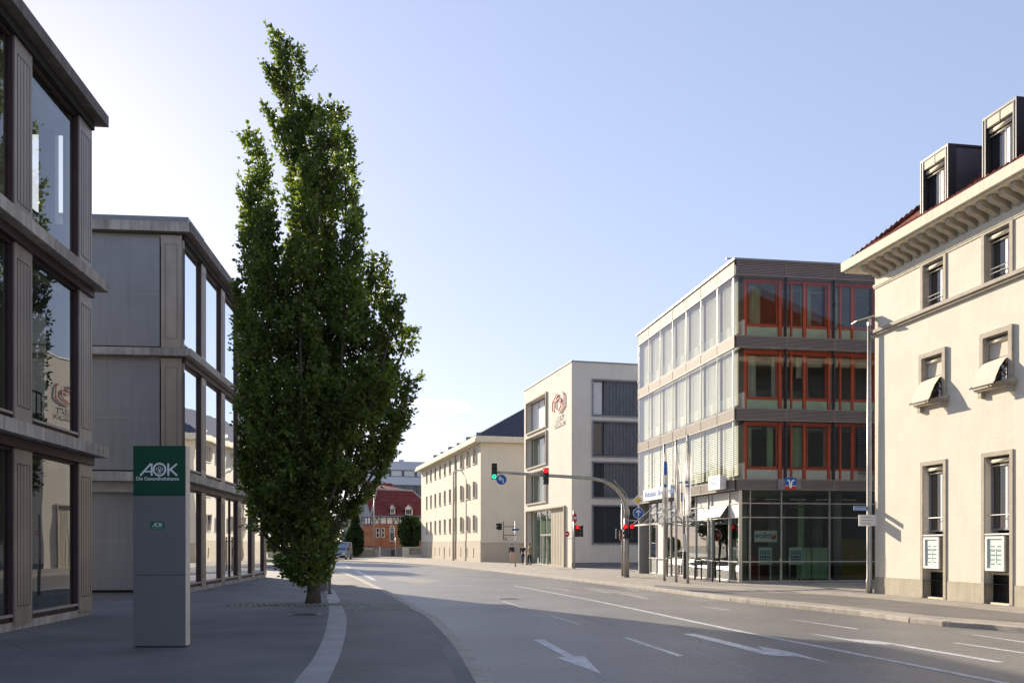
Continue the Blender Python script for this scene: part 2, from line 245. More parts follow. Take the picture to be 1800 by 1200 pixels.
M = dict(
 patchd=mat('dark_repair_asphalt', (.17, .16, .15), .55, var=.12, vs=2, bump=.5, bs=90, fine=.3), patchl=mat('light_repair_asphalt', (.25, .232, .205), .6, var=.12, vs=2, bump=.5, bs=90, fine=.3),
 asphalt=mat('asphalt', (.20, .188, .176), .46, var=.16, vs=.35, bump=.5, bs=38, fine=.42, spec=.45),
 path=mat('path_asphalt', (.175, .158, .146), .7, var=.14, vs=.6, bump=.4, bs=40, fine=.32, spec=.4),
 forecourt=mat('forecourt_asphalt', (.165, .158, .158), .7, var=.20, vs=.5, bump=.4, bs=40, fine=.32, spec=.4),
 strip=mat('concrete_strip', (.36, .36, .35), .75, var=.14, vs=1.5, bump=.3, bs=50, fine=.15),
 kerb=mat('kerb_stone', (.42, .375, .32), .8, var=.2, vs=3, bump=.5, bs=40, fine=.2),
 paver=brickmat('concrete_pavers', (.42, .37, .31), (.35, .31, .26), (.14, .125, .11), .24, .16, .008, ang=R(10)),
 setts=brickmat('granite_setts', (.38, .36, .32), (.24, .23, .22), (.07, .09, .04), .17, .17, .025, bump=.8, ang=R(8)),
 paint=mat('road_paint', (.55, .56, .57), .55, var=.2, vs=5, fine=.18, bs=60),
 paint_old=mat('worn_road_paint', (.26, .26, .26), .6, var=.3, vs=6, fine=.3, bs=60),
 paint_glint=mat('green_glass_reflection', (.42, .5, .44), .55, var=.15, vs=4, fine=.15),  # unused; green that painted light thrown on the road by glass
 grass=mat('grass', (.06, .11, .02), .9, var=.4, vs=5, bump=.8, bs=30, fine=.4),
 ground=mat('ground', (.13, .12, .10), .9, var=.2, vs=.1, fine=.2),
 plaster=mat('cream_plaster', (.72, .665, .555), .85, var=.05, vs=1.2, bump=.55, bs=28, streak=.03, fine=.04),
 plasterA=mat('ivory_plaster', (.72, .66, .53), .85, var=.04, vs=.5, bump=.2, bs=20, streak=.04),
 plinthA=mat('beige_plinth', (.52, .45, .35), .85, var=.06, vs=1, bump=.3, bs=20),
 plasterS=mat('school_plaster', (.70, .63, .53), .85, var=.05, vs=.6, bump=.2, bs=20, streak=.06),
 plinth=mat('render_plinth', (.46, .41, .32), .9, var=.12, vs=2, bump=.5, bs=30, streak=.12),
 stone=mat('sandstone_trim', (.44, .39, .31), .8, var=.12, vs=4, bump=.5, bs=50, fine=.12),
 stonelight=mat('pale_cornice', (.72, .65, .50), .8, var=.08, vs=1.5, bump=.2, bs=30, streak=.14),
 concrete=mat('weathered_concrete', (.42, .385, .34), .85, var=.25, vs=1.5, bump=.4, bs=30, streak=.35, fine=.15),
 concrete_dark=mat('stained_roof_edge', (.17, .16, .145), .85, var=.25, vs=1.5, bump=.4, bs=30, streak=.3, fine=.2),
 bronze=mat('bronze_panel', (.37, .315, .26), .42, .35, var=.12, vs=1.2, streak=.15),
 bronze_line=mat('bronze_groove', (.07, .05, .04), .6, .2),
 jamb=mat('dark_red_jamb', (.055, .03, .03), .5, .2),
 sill=mat('pale_metal_sill', (.42, .38, .35), .45, .4, var=.08),
 panel=mat('grey_panel', (.27, .268, .272), .42, .15, var=.07, vs=1.0, streak=.1),
 blackgap=mat('black_joint', (.015, .014, .014), .8),
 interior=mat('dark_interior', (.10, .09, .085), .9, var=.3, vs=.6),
 ceiling=mat('ceiling', (.45, .43, .38), .9), floorin=mat('inside_floor', (.18, .15, .12), .5),
 column=mat('grey_column', (.34, .33, .31), .8, var=.1, vs=1), curtain=mat('white_curtain', (.80, .82, .74), .9, var=.05),
 white=mat('white_paint', (.80, .79, .76), .5, var=.03), offwhite=mat('offwhite_cloth', (.66, .64, .62), .85, var=.06, vs=3), flagcloth=leafmat('flag_cloth', (.82, .80, .77), (.82, .80, .77), .55, (1, 1, 1)),
 alu=mat('brushed_aluminium', (.55, .54, .52), .35, .8, var=.06), zinc=mat('dark_zinc', (.085, .088, .10), .42, .35, var=.2, vs=1.6, streak=.2),
 zincdark=mat('zinc_seam', (.03, .03, .035), .5, .3), pylon=mat('pylon_grey', (.215, .21, .22), .4, .3, var=.03, vs=.8), pylonlit=mat('pylon_lit_side', (.66, .62, .54), .45, .2, var=.04),
 plategreen=mat('plate_green', (.004, .16, .07), .35, var=.02), green=mat('sign_green', (.002, .07, .034), .35, var=.02), letter=mat('white_lettering', (.82, .84, .84), .5, var=.02),
 steel=mat('galvanised_steel', (.42, .40, .37), .45, .6, var=.12, vs=3, streak=.1), black=mat('black_plastic', (.016, .016, .018), .5),
 darkmetal=mat('dark_metal', (.06, .06, .065), .45, .4), blue=mat('sign_blue', (.012, .12, .42), .4, var=.02), emblem=mat('emblem_rose', (.55, .17, .15), .5, var=.02), red=mat('sign_red', (.62, .02, .02), .4, var=.02),
 yellow=mat('sign_yellow', (.85, .58, .03), .4, var=.02), orange=mat('orange_frame', (.62, .085, .03), .5, var=.06, vs=2),
 louvre=mat('louvre_metal', (.28, .24, .215), .6, .1, var=.06), slat=mat('blind_slat', (.80, .77, .68), .6, .0, var=.03),
 graypan=mat('mid_grey_metal', (.22, .22, .24), .45, .3), slate=brickmat('slate_roof', (.05, .055, .075), (.038, .04, .055), (.02, .02, .028), .3, .22, .01, axis='xz', rough=.5),
 tile=brickmat('red_roof_tile', (.30, .085, .05), (.20, .055, .035), (.08, .03, .02), .25, .3, .02, axis='xz', rough=.7, bump=.8),
 tilev=brickmat('villa_roof_tile', (.24, .05, .04), (.17, .038, .032), (.09, .025, .02), .6, .5, .03, axis='xz', rough=.6, bump=.8),
 brick=brickmat('orange_brick', (.46, .17, .08), (.38, .13, .065), (.34, .2, .13), .5, .15, .02, axis='xz'),
 timber=mat('dark_timber', (.10, .05, .035), .7), dglass=dark_glass('window_glass', (.028, .03, .034), .10), dglass2=dark_glass('plain_dark_glass', (.05, .055, .06), .06),
 glass=glass('clear_glass', (.66, .72, .66), 1.15, 0, .05, .06), glassf=glass('outer_skin_glass', (.84, .87, .82), .8, 0, .05, .05),
 glasst=glass('tinted_glass', (.46, .54, .47), 1.2, 0, .06, .05), glassg=glass('greenish_glass', (.50, .60, .54), .8, 0, .05, .04),
 glassc=glass('mirror_glass', (.25, .28, .25), 3.2, 0, .16, .05),
 officew=mat('office_cladding', (.50, .53, .58), .5, .1, var=.05, vs=.2), greyhouse=mat('grey_render', (.34, .35, .37), .8),
 bark=mat('bark', (.085, .07, .05), .95, var=.3, vs=8, bump=1, bs=25), leaf=leafmat('leaf_green', (.05, .088, .026), (.15, .20, .05), .48, (1.9, 1.8, .7)), leafd=leafmat('leaf_dark', (.025, .05, .015), (.05, .085, .02), .25),
 leafh=leafmat('leaf_yellow', (.08, .11, .02), (.14, .17, .03), .3),
 skin=mat('skin', (.55, .33, .24), .6), navy=mat('navy_cloth', (.02, .022, .045), .9), denim=mat('denim', (.04, .06, .13), .9), olive=mat('olive_cloth', (.30, .29, .16), .9),
 trouser=mat('dark_trousers', (.025, .026, .035), .9), beige=mat('beige_shorts', (.45, .36, .27), .9), hair=mat('hair', (.04, .028, .02), .8), shoe=mat('shoe', (.03, .03, .03), .6),
 carblue=mat('silver_blue_paint', (.30, .34, .42), .25, .6, var=.02), tyre=mat('tyre', (.02, .02, .02), .9), lampglass=mat('headlight_glass', (.75, .75, .72), .15, .2),
 redlit=mat('red_light', (1, .008, .012), .4, emit=.95, var=0), greenlit=mat('green_light', (.03, .75, .42), .4, emit=.9, var=0), lens=mat('unlit_lens', (.03, .028, .028), .3),
 cabinet=mat('pale_green_cabinet', (.42, .55, .40), .6), poster=mat('poster_paper', (.62, .74, .70), .7, var=.05), posterblue=mat('poster_blue', (.03, .14, .32), .6), warm=mat('ochre_wall', (.30, .20, .04), .9),
 wood=mat('pale_timber_panel', (.50, .44, .33), .7, var=.08, vs=1, streak=.2), awning=mat('awning_cloth', (.62, .56, .46), .85, var=.04), corr=mat('grey_corrugated', (.17, .175, .19), .5, .3), vent=mat('vent_grille', (.03, .032, .036), .45, .4),
 redbrown=mat('red_brown_counter_reflection', (.22, .05, .03), .7), print=mat('print_grey', (.2, .22, .24), .7),
)
wear(M['asphalt']); wear(M['forecourt']); wear(M['path']); wear(M['paint'], 'p'); wear(M['paint_old'], 'p')
# ================================================================== GROUND
mb = MB(); mb.quad((-1500, -600, -.108), (1500, -600, -.108), (1500, 2500, -.108), (-1500, 2500, -.108)); tag(mb.build('ground', M['ground']), kind='structure')
kl = [(905, 1330), (871+0, 1252), (839, 1200), (807, 1146), (785, 1118), (749, 1082), (718, 1065.5), (688, 1046), (654, 1030), (619, 1013), (599, 1005.6), (560, 998), (500, 991), (400, 986)]
kr = [(2300, 1150), (1800, 1100), (1661, 1090), (1550, 1076), (1439, 1064.4), (1300, 1050), (1190, 1036), (1086, 1024), (1015.6, 1016), (930, 1007), (860, 999.5), (790, 993.5), (734, 990), (650, 986), (560, 982.5), (400, 980)]
KL = smooth_line([gp(*p) for p in kl]); KR = smooth_line([gp(*p) for p in kr])
KL = [Vector((KL[0].x-.4, -25, 0)), Vector((KL[0].x-.1, -2, 0))]+KL
KR = [Vector((16, -25, 0)), Vector((13.6, 2, 0))]+KR
mb = MB()
rl = [Vector((v.x-.4, v.y, -.1)) for v in KL]; rr = [Vector((v.x+.4, v.y, -.1)) for v in KR]
mb.add(rl+rr[::-1], [tuple(range(len(rl)+len(rr)))]); road = tag(mb.build('road', M['asphalt'], loc=(0, 30, -.1)), kind='structure')
def pave(name, line, far, m):
    mb = MB(); pts = line+far; n = len(pts); vs = [Vector((v[0], v[1], 0)) for v in pts]+[Vector((v[0], v[1], -.12)) for v in pts]
    mb.add(vs, [tuple(range(n))]+[(i, (i+1) % n, (i+1) % n+n, i+n) for i in range(n)]); return tag(mb.build(name, m), kind='structure')
pave('pavement_left', KL, [(-130, KL[-1].y), (-130, -25)], M['forecourt'])
pave('pavement_right', KR, [(KR[-1].x-60, 240), (150, 240), (150, -25)], M['paver'])
def resample(line, step):
    o = [line[0]]; acc = 0
    for a, b in zip(line[:-1], line[1:]):
        L = (b-a).length; d = step-acc
        while d < L: o.append(a.lerp(b, d/L)); d += step
        acc = L-(d-step)
    return o
def kerb(name, line, side, w=.20):
    mb = MB(); pts = resample([p for p in line], 1.0)
    pts = [p for p in pts if p.y < 140]
    for a, b in zip(pts[:-1], pts[1:]):
        t = (b-a).normalized(); nn = Vector((t.y, -t.x, 0))*side; a2 = a+t*.006; b2 = b-t*.006
        z1 = .005
        q = [a2-nn*.02, a2+nn*w, b2+nn*w, b2-nn*.02]
        mb.hexa([(v.x, v.y, -.12) for v in q]+[(v.x, v.y, z1) for v in q])
    return tag(mb.build(name, M['kerb'], bevel=.012), kind='structure')
kerb('kerb_left', KL, 1); kerb('kerb_right', KR, -1, .28)
# left concrete guidance strip, path between it and the kerb
sL = [(480, 1250), (515.6, 1200), (551.7, 1154.4), (569.7, 1115.6), (576.7, 1085), (578, 1068), (573, 1044), (566, 1034)]
sR = [(555, 1250), (575.3, 1200), (598.9, 1146), (608.6, 1104.4), (608.6, 1082), (603, 1068), (593, 1046), (584, 1034)]
def strip(name, A, B, z, m, step=.4):
    mb = MB(); a = smooth_line([gp(*p, z) for p in A], step); b = smooth_line([gp(*p, z) for p in B], step)
    n = 60
    def at(l, t): x = t*(len(l)-1); i = min(int(x), len(l)-2); return l[i].lerp(l[i+1], x-i)
    for k in range(n): mb.quad(at(a, k/n), at(b, k/n), at(b, (k+1)/n), at(a, (k+1)/n))
    return mb.build(name, m)
tag(strip('guidance_strip', sL, sR, .004, M['strip']), kind='structure')
kin = [(820, 1250), (804, 1200), (781, 1146), (765, 1118), (735, 1082), (706, 1067), (676, 1047), (640, 1031)]
tag(strip('cycle_path', sR, kin, .004, M['path']), kind='structure')
tag(strip('sett_band', [(594, 1057), (609, 1071)], [(716, 1062), (726, 1071)], .008, M['setts']), kind='structure')
# right side path of asphalt
tag(strip('cycle_path', [(1150, 1027), (1300, 1037), (1420, 1043), (1522, 1050), (1660, 1063), (1800, 1078), (2200, 1118)], [(1150, 1031), (1300, 1047), (1420, 1057.5), (1522, 1068), (1661, 1083), (1800, 1093), (2250, 1135)], .004, M['path']), kind='structure')
# tree pit and drain
mb = MB(); c = gp(545, 1062); 
for i in range(28):
    for j in range(7):
        x = c.x-2.1+i*.15+random.uniform(-.01, .01); y = c.y-.55+j*.16+random.uniform(-.01, .01)
        if x > c.x+.75: continue
        box(mb, x, x+.125, y, y+.13, 0, .012+random.uniform(0, .006))
tag(mb.build('tree_pit_setts', M['setts'], bevel=.008), kind='structure')
# markings, children of the road
def mark(name, pts, m=M['paint'], z=-.096):
    mb = MB(); mb.add([gp(x, y, z) for x, y in pts], [tuple(range(len(pts)))]); return mb.build(name, m, road)
mb = MB()
for poly in ([(936.4, 1123.3), (955.8, 1123.3), (1008.6, 1152), (995, 1153.9)], [(975.3, 1154.4), (1026.7, 1152), (1057.8, 1184)]):
    mb.add([gp(x, y, -.096) for x, y in poly], [tuple(range(len(poly)))])
mb.build('straight_arrow', M['paint'], road)
mb = MB()
for poly in ([(1200.3, 1113.3), (1221, 1112.8), (1300, 1131.5), (1300, 1138)], [(1300, 1131.5), (1345, 1143), (1340, 1148.5), (1300, 1138)], [(1345, 1143), (1400, 1147.5), (1400, 1152.5), (1362, 1151.5), (1340, 1148.5)], [(1400, 1147.5), (1464, 1165.5), (1400, 1152.5)], [(1330, 1135), (1362, 1139.5), (1400, 1147.4), (1346, 1142.9)]):
    mb.add([gp(x, y, -.096) for x, y in poly], [tuple(range(len(poly)))])
mb.build('turn_arrow', M['paint'], road)
mb = MB()
for poly in ([(1419, 1112), (1450, 1116), (1490, 1122), (1464, 1120.5)], [(1490, 1122), (1541, 1125.5), (1590, 1133), (1530, 1131), (1464, 1120.5)], [(1590, 1133), (1767, 1163), (1750, 1163.5), (1560, 1131)]):
    mb.add([gp(x, y, -.096) for x, y in poly], [tuple(range(len(poly)))])
mb.build('turn_arrow', M['paint'], road)
for q in ([(1094.7, 1119.7), (1104.4, 1119.7), (1201.7, 1151.7), (1190.6, 1152.2)], [(964, 1081), (970, 1081.4), (1025, 1097), (1018, 1096.4)], [(880.8, 1055.3), (886.4, 1055.8), (922.5, 1067.8), (917, 1067.2)],
          [(1380, 1086.6), (1386, 1087), (1511, 1104.5), (1506, 1105.5)], [(1232, 1064.6), (1237, 1065), (1286, 1071.8), (1280, 1072.2)], [(1087, 1042.6), (1092, 1042.8), (1141, 1051.3), (1136, 1051.6)],
          [(1672, 1128.6), (1682, 1128.6), (1830, 1150), (1824, 1151.6)], [(1705, 1114.5), (1713, 1114.5), (1830, 1131), (1822, 1132)], [(958, 1031.3), (962, 1031.5), (1004, 1037), (999, 1037.3)], [(1035, 1036), (1038, 1036), (1075, 1041.5), (1071, 1041.8)], [(1098, 1033.5), (1101, 1033.5), (1124, 1037.8), (1120, 1038)],
          [(590, 987), (594, 987), (618, 998), (614, 998)], [(622, 1002), (628, 1002), (662, 1019), (655, 1019)]):
    mark('lane_dash', q)
def line(name, pts, wd, m, z=-.096):
    P = smooth_line([gp(x, y, z) for x, y in pts], .5); mb = MB()
    for i in range(len(P)-1):
        t = (P[i+1]-P[i]).normalized(); n_ = Vector((-t.y, t.x, 0))*wd/2; t2 = (P[min(i+2, len(P)-1)]-P[min(i+1, len(P)-2)]).normalized(); n2 = Vector((-t2.y, t2.x, 0))*wd/2
        mb.quad(P[i]-n_, P[i]+n_, P[i+1]+n2, P[i+1]-n2)
    return mb.build(name, m, road)
line('lane_line', [(905, 1029), (968, 1040.6), (1054, 1057), (1204, 1088.6), (1300, 1108.5), (1360, 1120), (1522, 1151.5), (1744, 1195), (1900, 1226)], .13, M['paint'])
line('worn_line', [(912, 1053), (1043, 1089), (1200, 1138), (1360, 1189), (1420, 1209)], .05, M['paint_old'])
line('worn_line', [(870, 1036), (960, 1046), (1010, 1052)], .08, M['paint_old'], -.0955)
for q, mm_ in (([(1040, 1031), (1150, 1046), (1128, 1049), (1020, 1033.5)], 'patchl'), ([(700, 1012), (780, 1020), (742, 1026), (668, 1016)], 'patchl')):
    mark('asphalt_patch', q, M[mm_], -.098)
def manhole(name, c, r, label):
    rt = root(name, c, label, 'manhole cover'); mb = MB(); F = c
    mb.tube([c+Vector((0, 0, .0)), c+Vector((0, 0, .008))], r, 24); mb.build('cover', M['darkmetal'], rt)
    mb = MB()
    for k in range(24):
        a, b = 2*math.pi*k/24, 2*math.pi*(k+1)/24; q = [(r*math.cos(a), r*math.sin(a)), (r*1.2*math.cos(a), r*1.2*math.sin(a)), (r*1.2*math.cos(b), r*1.2*math.sin(b)), (r*math.cos(b), r*math.sin(b))]
        mb.add([c+Vector((x, y, .010)) for x, y in q], [(0, 1, 2, 3)])
    mb.build('ring', M['kerb'], rt)
manhole('manhole_cover', gp(536, 1079.5, .001), .32, 'dark round manhole cover in the forecourt in front of the tall tree')
manhole('manhole_cover', gp(895, 1051.5, -.099), .33, 'round iron manhole cover in the sunlit carriageway')
mb = MB(); c = gp(482, 984)
def patch(name, pts, z, m, kind, label=None, cat=None):
    mb = MB(); mb.add([gp(x, y, 0)+Vector((0, 0, z)) for x, y in pts], [tuple(range(len(pts)))]); return tag(mb.build(name, m), label, cat, kind=kind)
patch('grass', [(300, 990.5), (508, 989.5), (500, 980), (300, 980)], .006, M['grass'], 'stuff', 'short green lawn beyond the far end of the glass office', 'grass')
# ================================================================== BUILDINGS
def pane(F, x0, x1, z0, z1, y, m, parent, name='pane'):
    mb = MB(); F.rect(mb, x0, x1, z0, z1, y); return mb.build(name, m, parent)
def frame_mb(mb, F, x0, x1, z0, z1, y0, y1, t):
    F.box(mb, x0, x0+t, y0, y1, z0, z1); F.box(mb, x1-t, x1, y0, y1, z0, z1); F.box(mb, x0+t, x1-t, y0, y1, z0, z0+t); F.box(mb, x0+t, x1-t, y0, y1, z1-t, z1); return mb
def simple_window(rt, F, x0, x1, z0, z1, y, mframe, mglass, t=.06, mull=(), bars=(), curtain=None, name='window'):
    mb = MB(); frame_mb(mb, F, x0, x1, z0, z1, y-.04, y+.04, t)
    for m_ in mull: F.box(mb, m_-t*.6, m_+t*.6, y-.037, y+.037, z0+t, z1-t)
    for b_ in bars: F.box(mb, x0+t, x1-t, y-.034, y+.034, b_-t*.4, b_+t*.4)
    wn = mb.build(name, mframe, rt); pane(F, x0+t*.5, x1-t*.5, z0+t*.5, z1-t*.5, y, mglass, wn); return wn
DL = (-.095, 1)
def curtain(F, x0, x1, z0, z1, y, rt, m=M['curtain']):
    mb = MB(); n = int((x1-x0)/.05); pts = [(x0+(x1-x0)*k/n, y+.03*math.sin(k*1.9)) for k in range(n+1)]
    for (a, ya), (b, yb) in zip(pts[:-1], pts[1:]): mb.quad(F.P(a, ya, z0), F.P(b, yb, z0), F.P(b, yb, z1), F.P(a, ya, z1))
    return mb.build('curtain', m, rt)
# ---- glass office (two wings of one design)
def office(name, label, F, cols, modlen, zs, endcol, x_far, cwid, extra=None, doormod=None):
    """zs = [(fascia bottom, fascia top)...] ; cols = list of (x0,x1) bronze columns along the facade"""
    rt = root(name, F.P(0, 0, 0), label, 'office building')
    xa, xb = min(c[0] for c in cols), max(c[1] for c in cols)
    D = 11
    # slabs / fascias
    for i, (zb, zt) in enumerate(zs):
        mb = MB(); top = i == len(zs)-1; o_ = .35
        F.box(mb, xa-(.25 if x_far == 'low' else .0), xb+(.25 if x_far != 'low' else .25), -o_, D+.25, zb, zt)
        if top: F.box(mb, xa-.05, xb+.05, -o_+.12, D, zt+.002, zt+.16)
        mb.build('roof_slab' if top else 'floor_slab', M['concrete_dark'] if top else M['concrete'], rt)
        mb = MB(); F.box(mb, xa, xb, -.12, .1, zb-.20, zb-.003); mb.build('blind_box', M['blackgap'] if top else M['jamb'], rt)
        mb = MB(); F.box(mb, xa+.1, xb-.1, .32, D-.1, zb-.34, zb-.003); mb.build('ceiling', M['ceiling'], rt)
    zf = 0
    floors = []
    for zb, zt in zs: floors.append((zf, zb)); zf = zt
    for zf0, zc in floors:
        g0 = zf0 == 0
        mb = MB(); F.box(mb, xa, xb, -.02, .28, zf0+.003, zf0+(.16 if g0 else .06)); mb.build('plinth' if g0 else 'sill', M['concrete'] if g0 else M['sill'], rt)
        zb0 = zf0+(.163 if g0 else .063)
        for (a, b) in cols:
            mb = MB(); F.box(mb, a, b, -.06, .22, zb0-.05 if g0 else zb0, zc-.205); col = mb.build('pilaster', M['bronze'], rt)
            mb = MB()
            for (q0, q1) in ((a+.1, a+.12), (b-.12, b-.1)): F.box(mb, q0, q1, -.064, -.05, zb0+.3, zc-.5)
            F.box(mb, a+.1, b-.1, -.0635, -.05, zc-.5, zc-.48); F.box(mb, a+.1, b-.1, -.0635, -.05, zb0+.28, zb0+.30)
            for kk in range(3): q = a+.1+(b-a-.2)*(kk+1)/4; F.box(mb, q-.006, q+.006, -.063, -.05, zb0+.31, zc-.51)
            mb.build('groove', M['bronze_line'], col)
        cc = sorted(cols)
        for i in range(len(cc)-1):
            a, b = cc[i][1], cc[i+1][0]
            if b-a < .5: continue
            z0, z1 = zb0+.02, zc-.20
            mb = MB(); F.box(mb, a+.002, a+.05, -.01, .09, z0, z1); F.box(mb, b-.05, b-.002, -.03, .09, z0, z1); F.box(mb, a+.05, b-.05, -.0, .085, z0, z0+.08); F.box(mb, a+.05, b-.05, -.0, .085, z1-.06, z1)
            wn = mb.build('window', M['jamb'], rt)
            mb = MB(); F.box(mb, a+.05, b-.05, -.05, .02, z0+.081, z0+.13); mb.build('sill', M['sill'], wn)
            if doormod == i and g0:
                xm = (a+b)/2
                pane(F, a+.05, xm-.02, z0+.08, z1-.05, .045, M['glassc'], wn); pane(F, xm+.02, b-.05, z0+.08, z1-.05, .045, M['glassc'], wn)
                mb = MB(); F.box(mb, xm-.035, xm+.035, .0, .08, z0+.1, z1-.05); mb.build('door_stile', M['jamb'], wn)
                mb = MB()
                for sx_ in (-.1, .1): mb.tube([F.P(xm+sx_, -.07, .55), F.P(xm+sx_, -.07, 1.95)], .018, 8)
                F.box(mb, xm-.1, xm-.08, -.07, .04, 1.75, 1.78); F.box(mb, xm+.08, xm+.1, -.07, .04, 1.75, 1.78); mb.build('handle', M['darkmetal'], wn)
            else: pane(F, a+.05, b-.05, z0+.08, z1-.05, .045, extra or M['glass'], wn)
    # inside: back wall, columns
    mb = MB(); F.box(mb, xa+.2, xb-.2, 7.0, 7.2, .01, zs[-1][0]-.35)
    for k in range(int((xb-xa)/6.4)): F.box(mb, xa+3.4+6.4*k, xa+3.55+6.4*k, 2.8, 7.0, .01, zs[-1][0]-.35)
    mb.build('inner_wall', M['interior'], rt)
    mb = MB(); F.box(mb, xa+.1, xb-.1, .3, D-.2, .004, .03); mb.build('inner_floor', M['floorin'], rt)
    for i in range(len(cc)-1):
        x = (cc[i][1]+cc[i+1][0])/2+.2
        for zf0, zc in floors:
            mb = MB(); mb.tube([F.P(x, 1.3, zf0+.05), F.P(x, 1.3, zc-.34)], .22, 20); mb.build('round_column', M['column'], rt, smooth=True)
    return rt, floors, cc
# near wing: facade corner at px 157
c1 = gp(157, 1080); F1 = Fr((c1.x, c1.y), DL)
zz = lambda F, px, py, y=0: F.z(px, py, y)
cols1 = [(-.76-3.2*k, -3.2*k) for k in range(0, 9)]
rt1, fl1, cc1 = office('glass_office', 'near bronze and glass office wing at the left edge, with stained concrete floor slabs', F1, cols1, 3.2, [(3.63, 3.88), (7.49, 7.73), (11.35, 11.60)], None, 'high', .76, extra=M['glass'])
# far end wall of the near wing + back
mb = MB(); EW = Fr(F1.P(-.02, .25, 0), (F1.n.x, F1.n.y)); eo = [(.25, .42, 8.9, 11.0), (.78, 1.55, 8.9, 11.0), (.62, 1.45, 4.6, 6.9), (2.4, 5.5, 8.9, 11.0), (2.4, 5.5, 4.6, 6.9)]
wall(mb, EW, 0, 10.6, .01, 11.34, eo, .01); wall(mb, EW, 0, 10.6, .01, 11.34, eo, -.2, .2); F1.box(mb, -26, -.3, 10.7, 10.9, .01, 11.3); mb.build('end_wall', M['panel'], rt1)
# interior railing, curtains in the near wing
for zf0, zc in fl1[1:]:
    mb = MB(); x0, x1 = cc1[-2][1]+.15, cc1[-1][0]-.3
    F1.box(mb, x0, x1, .62, .65, zf0+1.0, zf0+1.04)
    for k in range(9): F1.box(mb, x0+(x1-x0)*k/8-.012, x0+(x1-x0)*k/8+.012, .625, .645, zf0+.1, zf0+1.0)
    mb.build('railing', M['darkmetal'], rt1)
xx0, xx1 = cc1[-2][1], cc1[-1][0]
curtain(F1, xx0+.15, xx0+.95, fl1[2][0]+.1, fl1[2][1]-1.35, .9, rt1); curtain(F1, xx0+1.75, xx0+2.15, fl1[2][0]+.1, fl1[2][1]-1.35, .9, rt1)
curtain(F1, xx0+.1, xx0+.75, fl1[1][0]+.1, fl1[1][1]-.9, .95, rt1)
# far wing
c2 = gp(320, 1043); F2 = Fr((c2.x, c2.y), DL)
cols2 = [(-.0, .07)]+[(2.42+3.17*k, 3.06+3.17*k) for k in range(5)]
rt2, fl2, cc2 = office('glass_office', 'far bronze and glass office wing behind the green sign, with a grey panelled end wall', F2, cols2, 3.17, [(3.70, 3.98), (7.82, 8.06), (11.88, 12.20)], None, 'low', .7, extra=M['glassc'], doormod=2)
G2 = Fr(F2.P(0, 0, 0), (.995, .095))   # end wall facing the camera; x runs right, origin at the corner
mb = MB()
for zf0, zc in fl2:
    g0 = zf0 == 0
    G2.box(mb, -10.8, -.72, .0 if not g0 else .35, .12 if not g0 else .45, zf0+(.12 if g0 else .10), zc-.12)
mb.build('end_panel', M['panel'], rt2)
mb = MB(); G2.box(mb, -10.8, -.05, .46, .6, .0, 11.6); mb.build('core_wall', M['blackgap'], rt2)
for zf0, zc in fl2:
    mb = MB(); G2.box(mb, -.66, .0, -.05, .3, zf0+.05, zc-.05); pl = mb.build('pilaster', M['bronze'], rt2)
    mb = MB(); frame_mb(mb, G2, -.54, -.14, zf0+.35, zc-.35, -.054, -.03, .015); mb.build('groove', M['bronze_line'], pl)
    mb = MB()
    for zj in ((zf0+zc)/2-.1,): G2.box(mb, -10.8, -.73, -.006 if zf0 else .344, .02 if zf0 else .36, zj, zj+.012)
    mb.build('panel_joint', M['sill'], rt2)
for (zb, zt) in ((3.70, 3.98), (7.82, 8.06), (11.88, 12.20)):
    mb = MB(); G2.box(mb, -10.8, .3, -.28, .35, zb+.003, zt-.003); 
    mb.build('floor_slab', M['concrete'], rt2)
    mb = MB(); G2.box(mb, -10.8, -.7, -.06, .3, zt+.0, zt+.05); mb.build('sill', M['sill'], rt2)
mb = MB(); G2.box(mb, -10.8, .25, -.22, 2, 12.203, 12.38); mb.build('roof_edge', M['pylon'], rt2)
mb = MB(); F2.box(mb, 15.55, 15.75, .25, 10.9, .01, 11.8); F2.box(mb, .5, 15.5, 10.7, 10.9, .01, 11.8); mb.build('rear_wall', M['panel'], rt2)
# ---- green totem sign
g = gp(234, 1137); S = Fr((g.x, g.y), (1, .0)); wS = .82
st = root('totem_sign', S.P(wS/2, .09, 0), 'tall grey totem with a green logo panel and white lettering on the forecourt', 'sign')
zt = lambda py: H+(HY-py)*g.y/FPX
mb = MB(); S.box(mb, 0, wS, 0, .18, .02, zt(1010.5)); S.box(mb, 0, wS, 0, .18, zt(1010.5)+.006, zt(871)); mb.build('pillar', M['pylon'], st, bevel=.004)
mb = MB(); S.box(mb, wS+.001, wS+.012, .004, .176, .03, zt(784)); mb.build('lit_side', M['pylonlit'], st)  # pale colour paints the light on the right face of the pillar
mb = MB(); S.box(mb, .03, wS-.03, .02, .16, -.01, .02); mb.build('foot', M['blackgap'], st)
mb = MB(); S.box(mb, 0, wS, 0, .18, zt(871)+.004, zt(783)); gpn = mb.build('green_panel', M['green'], st, bevel=.004)
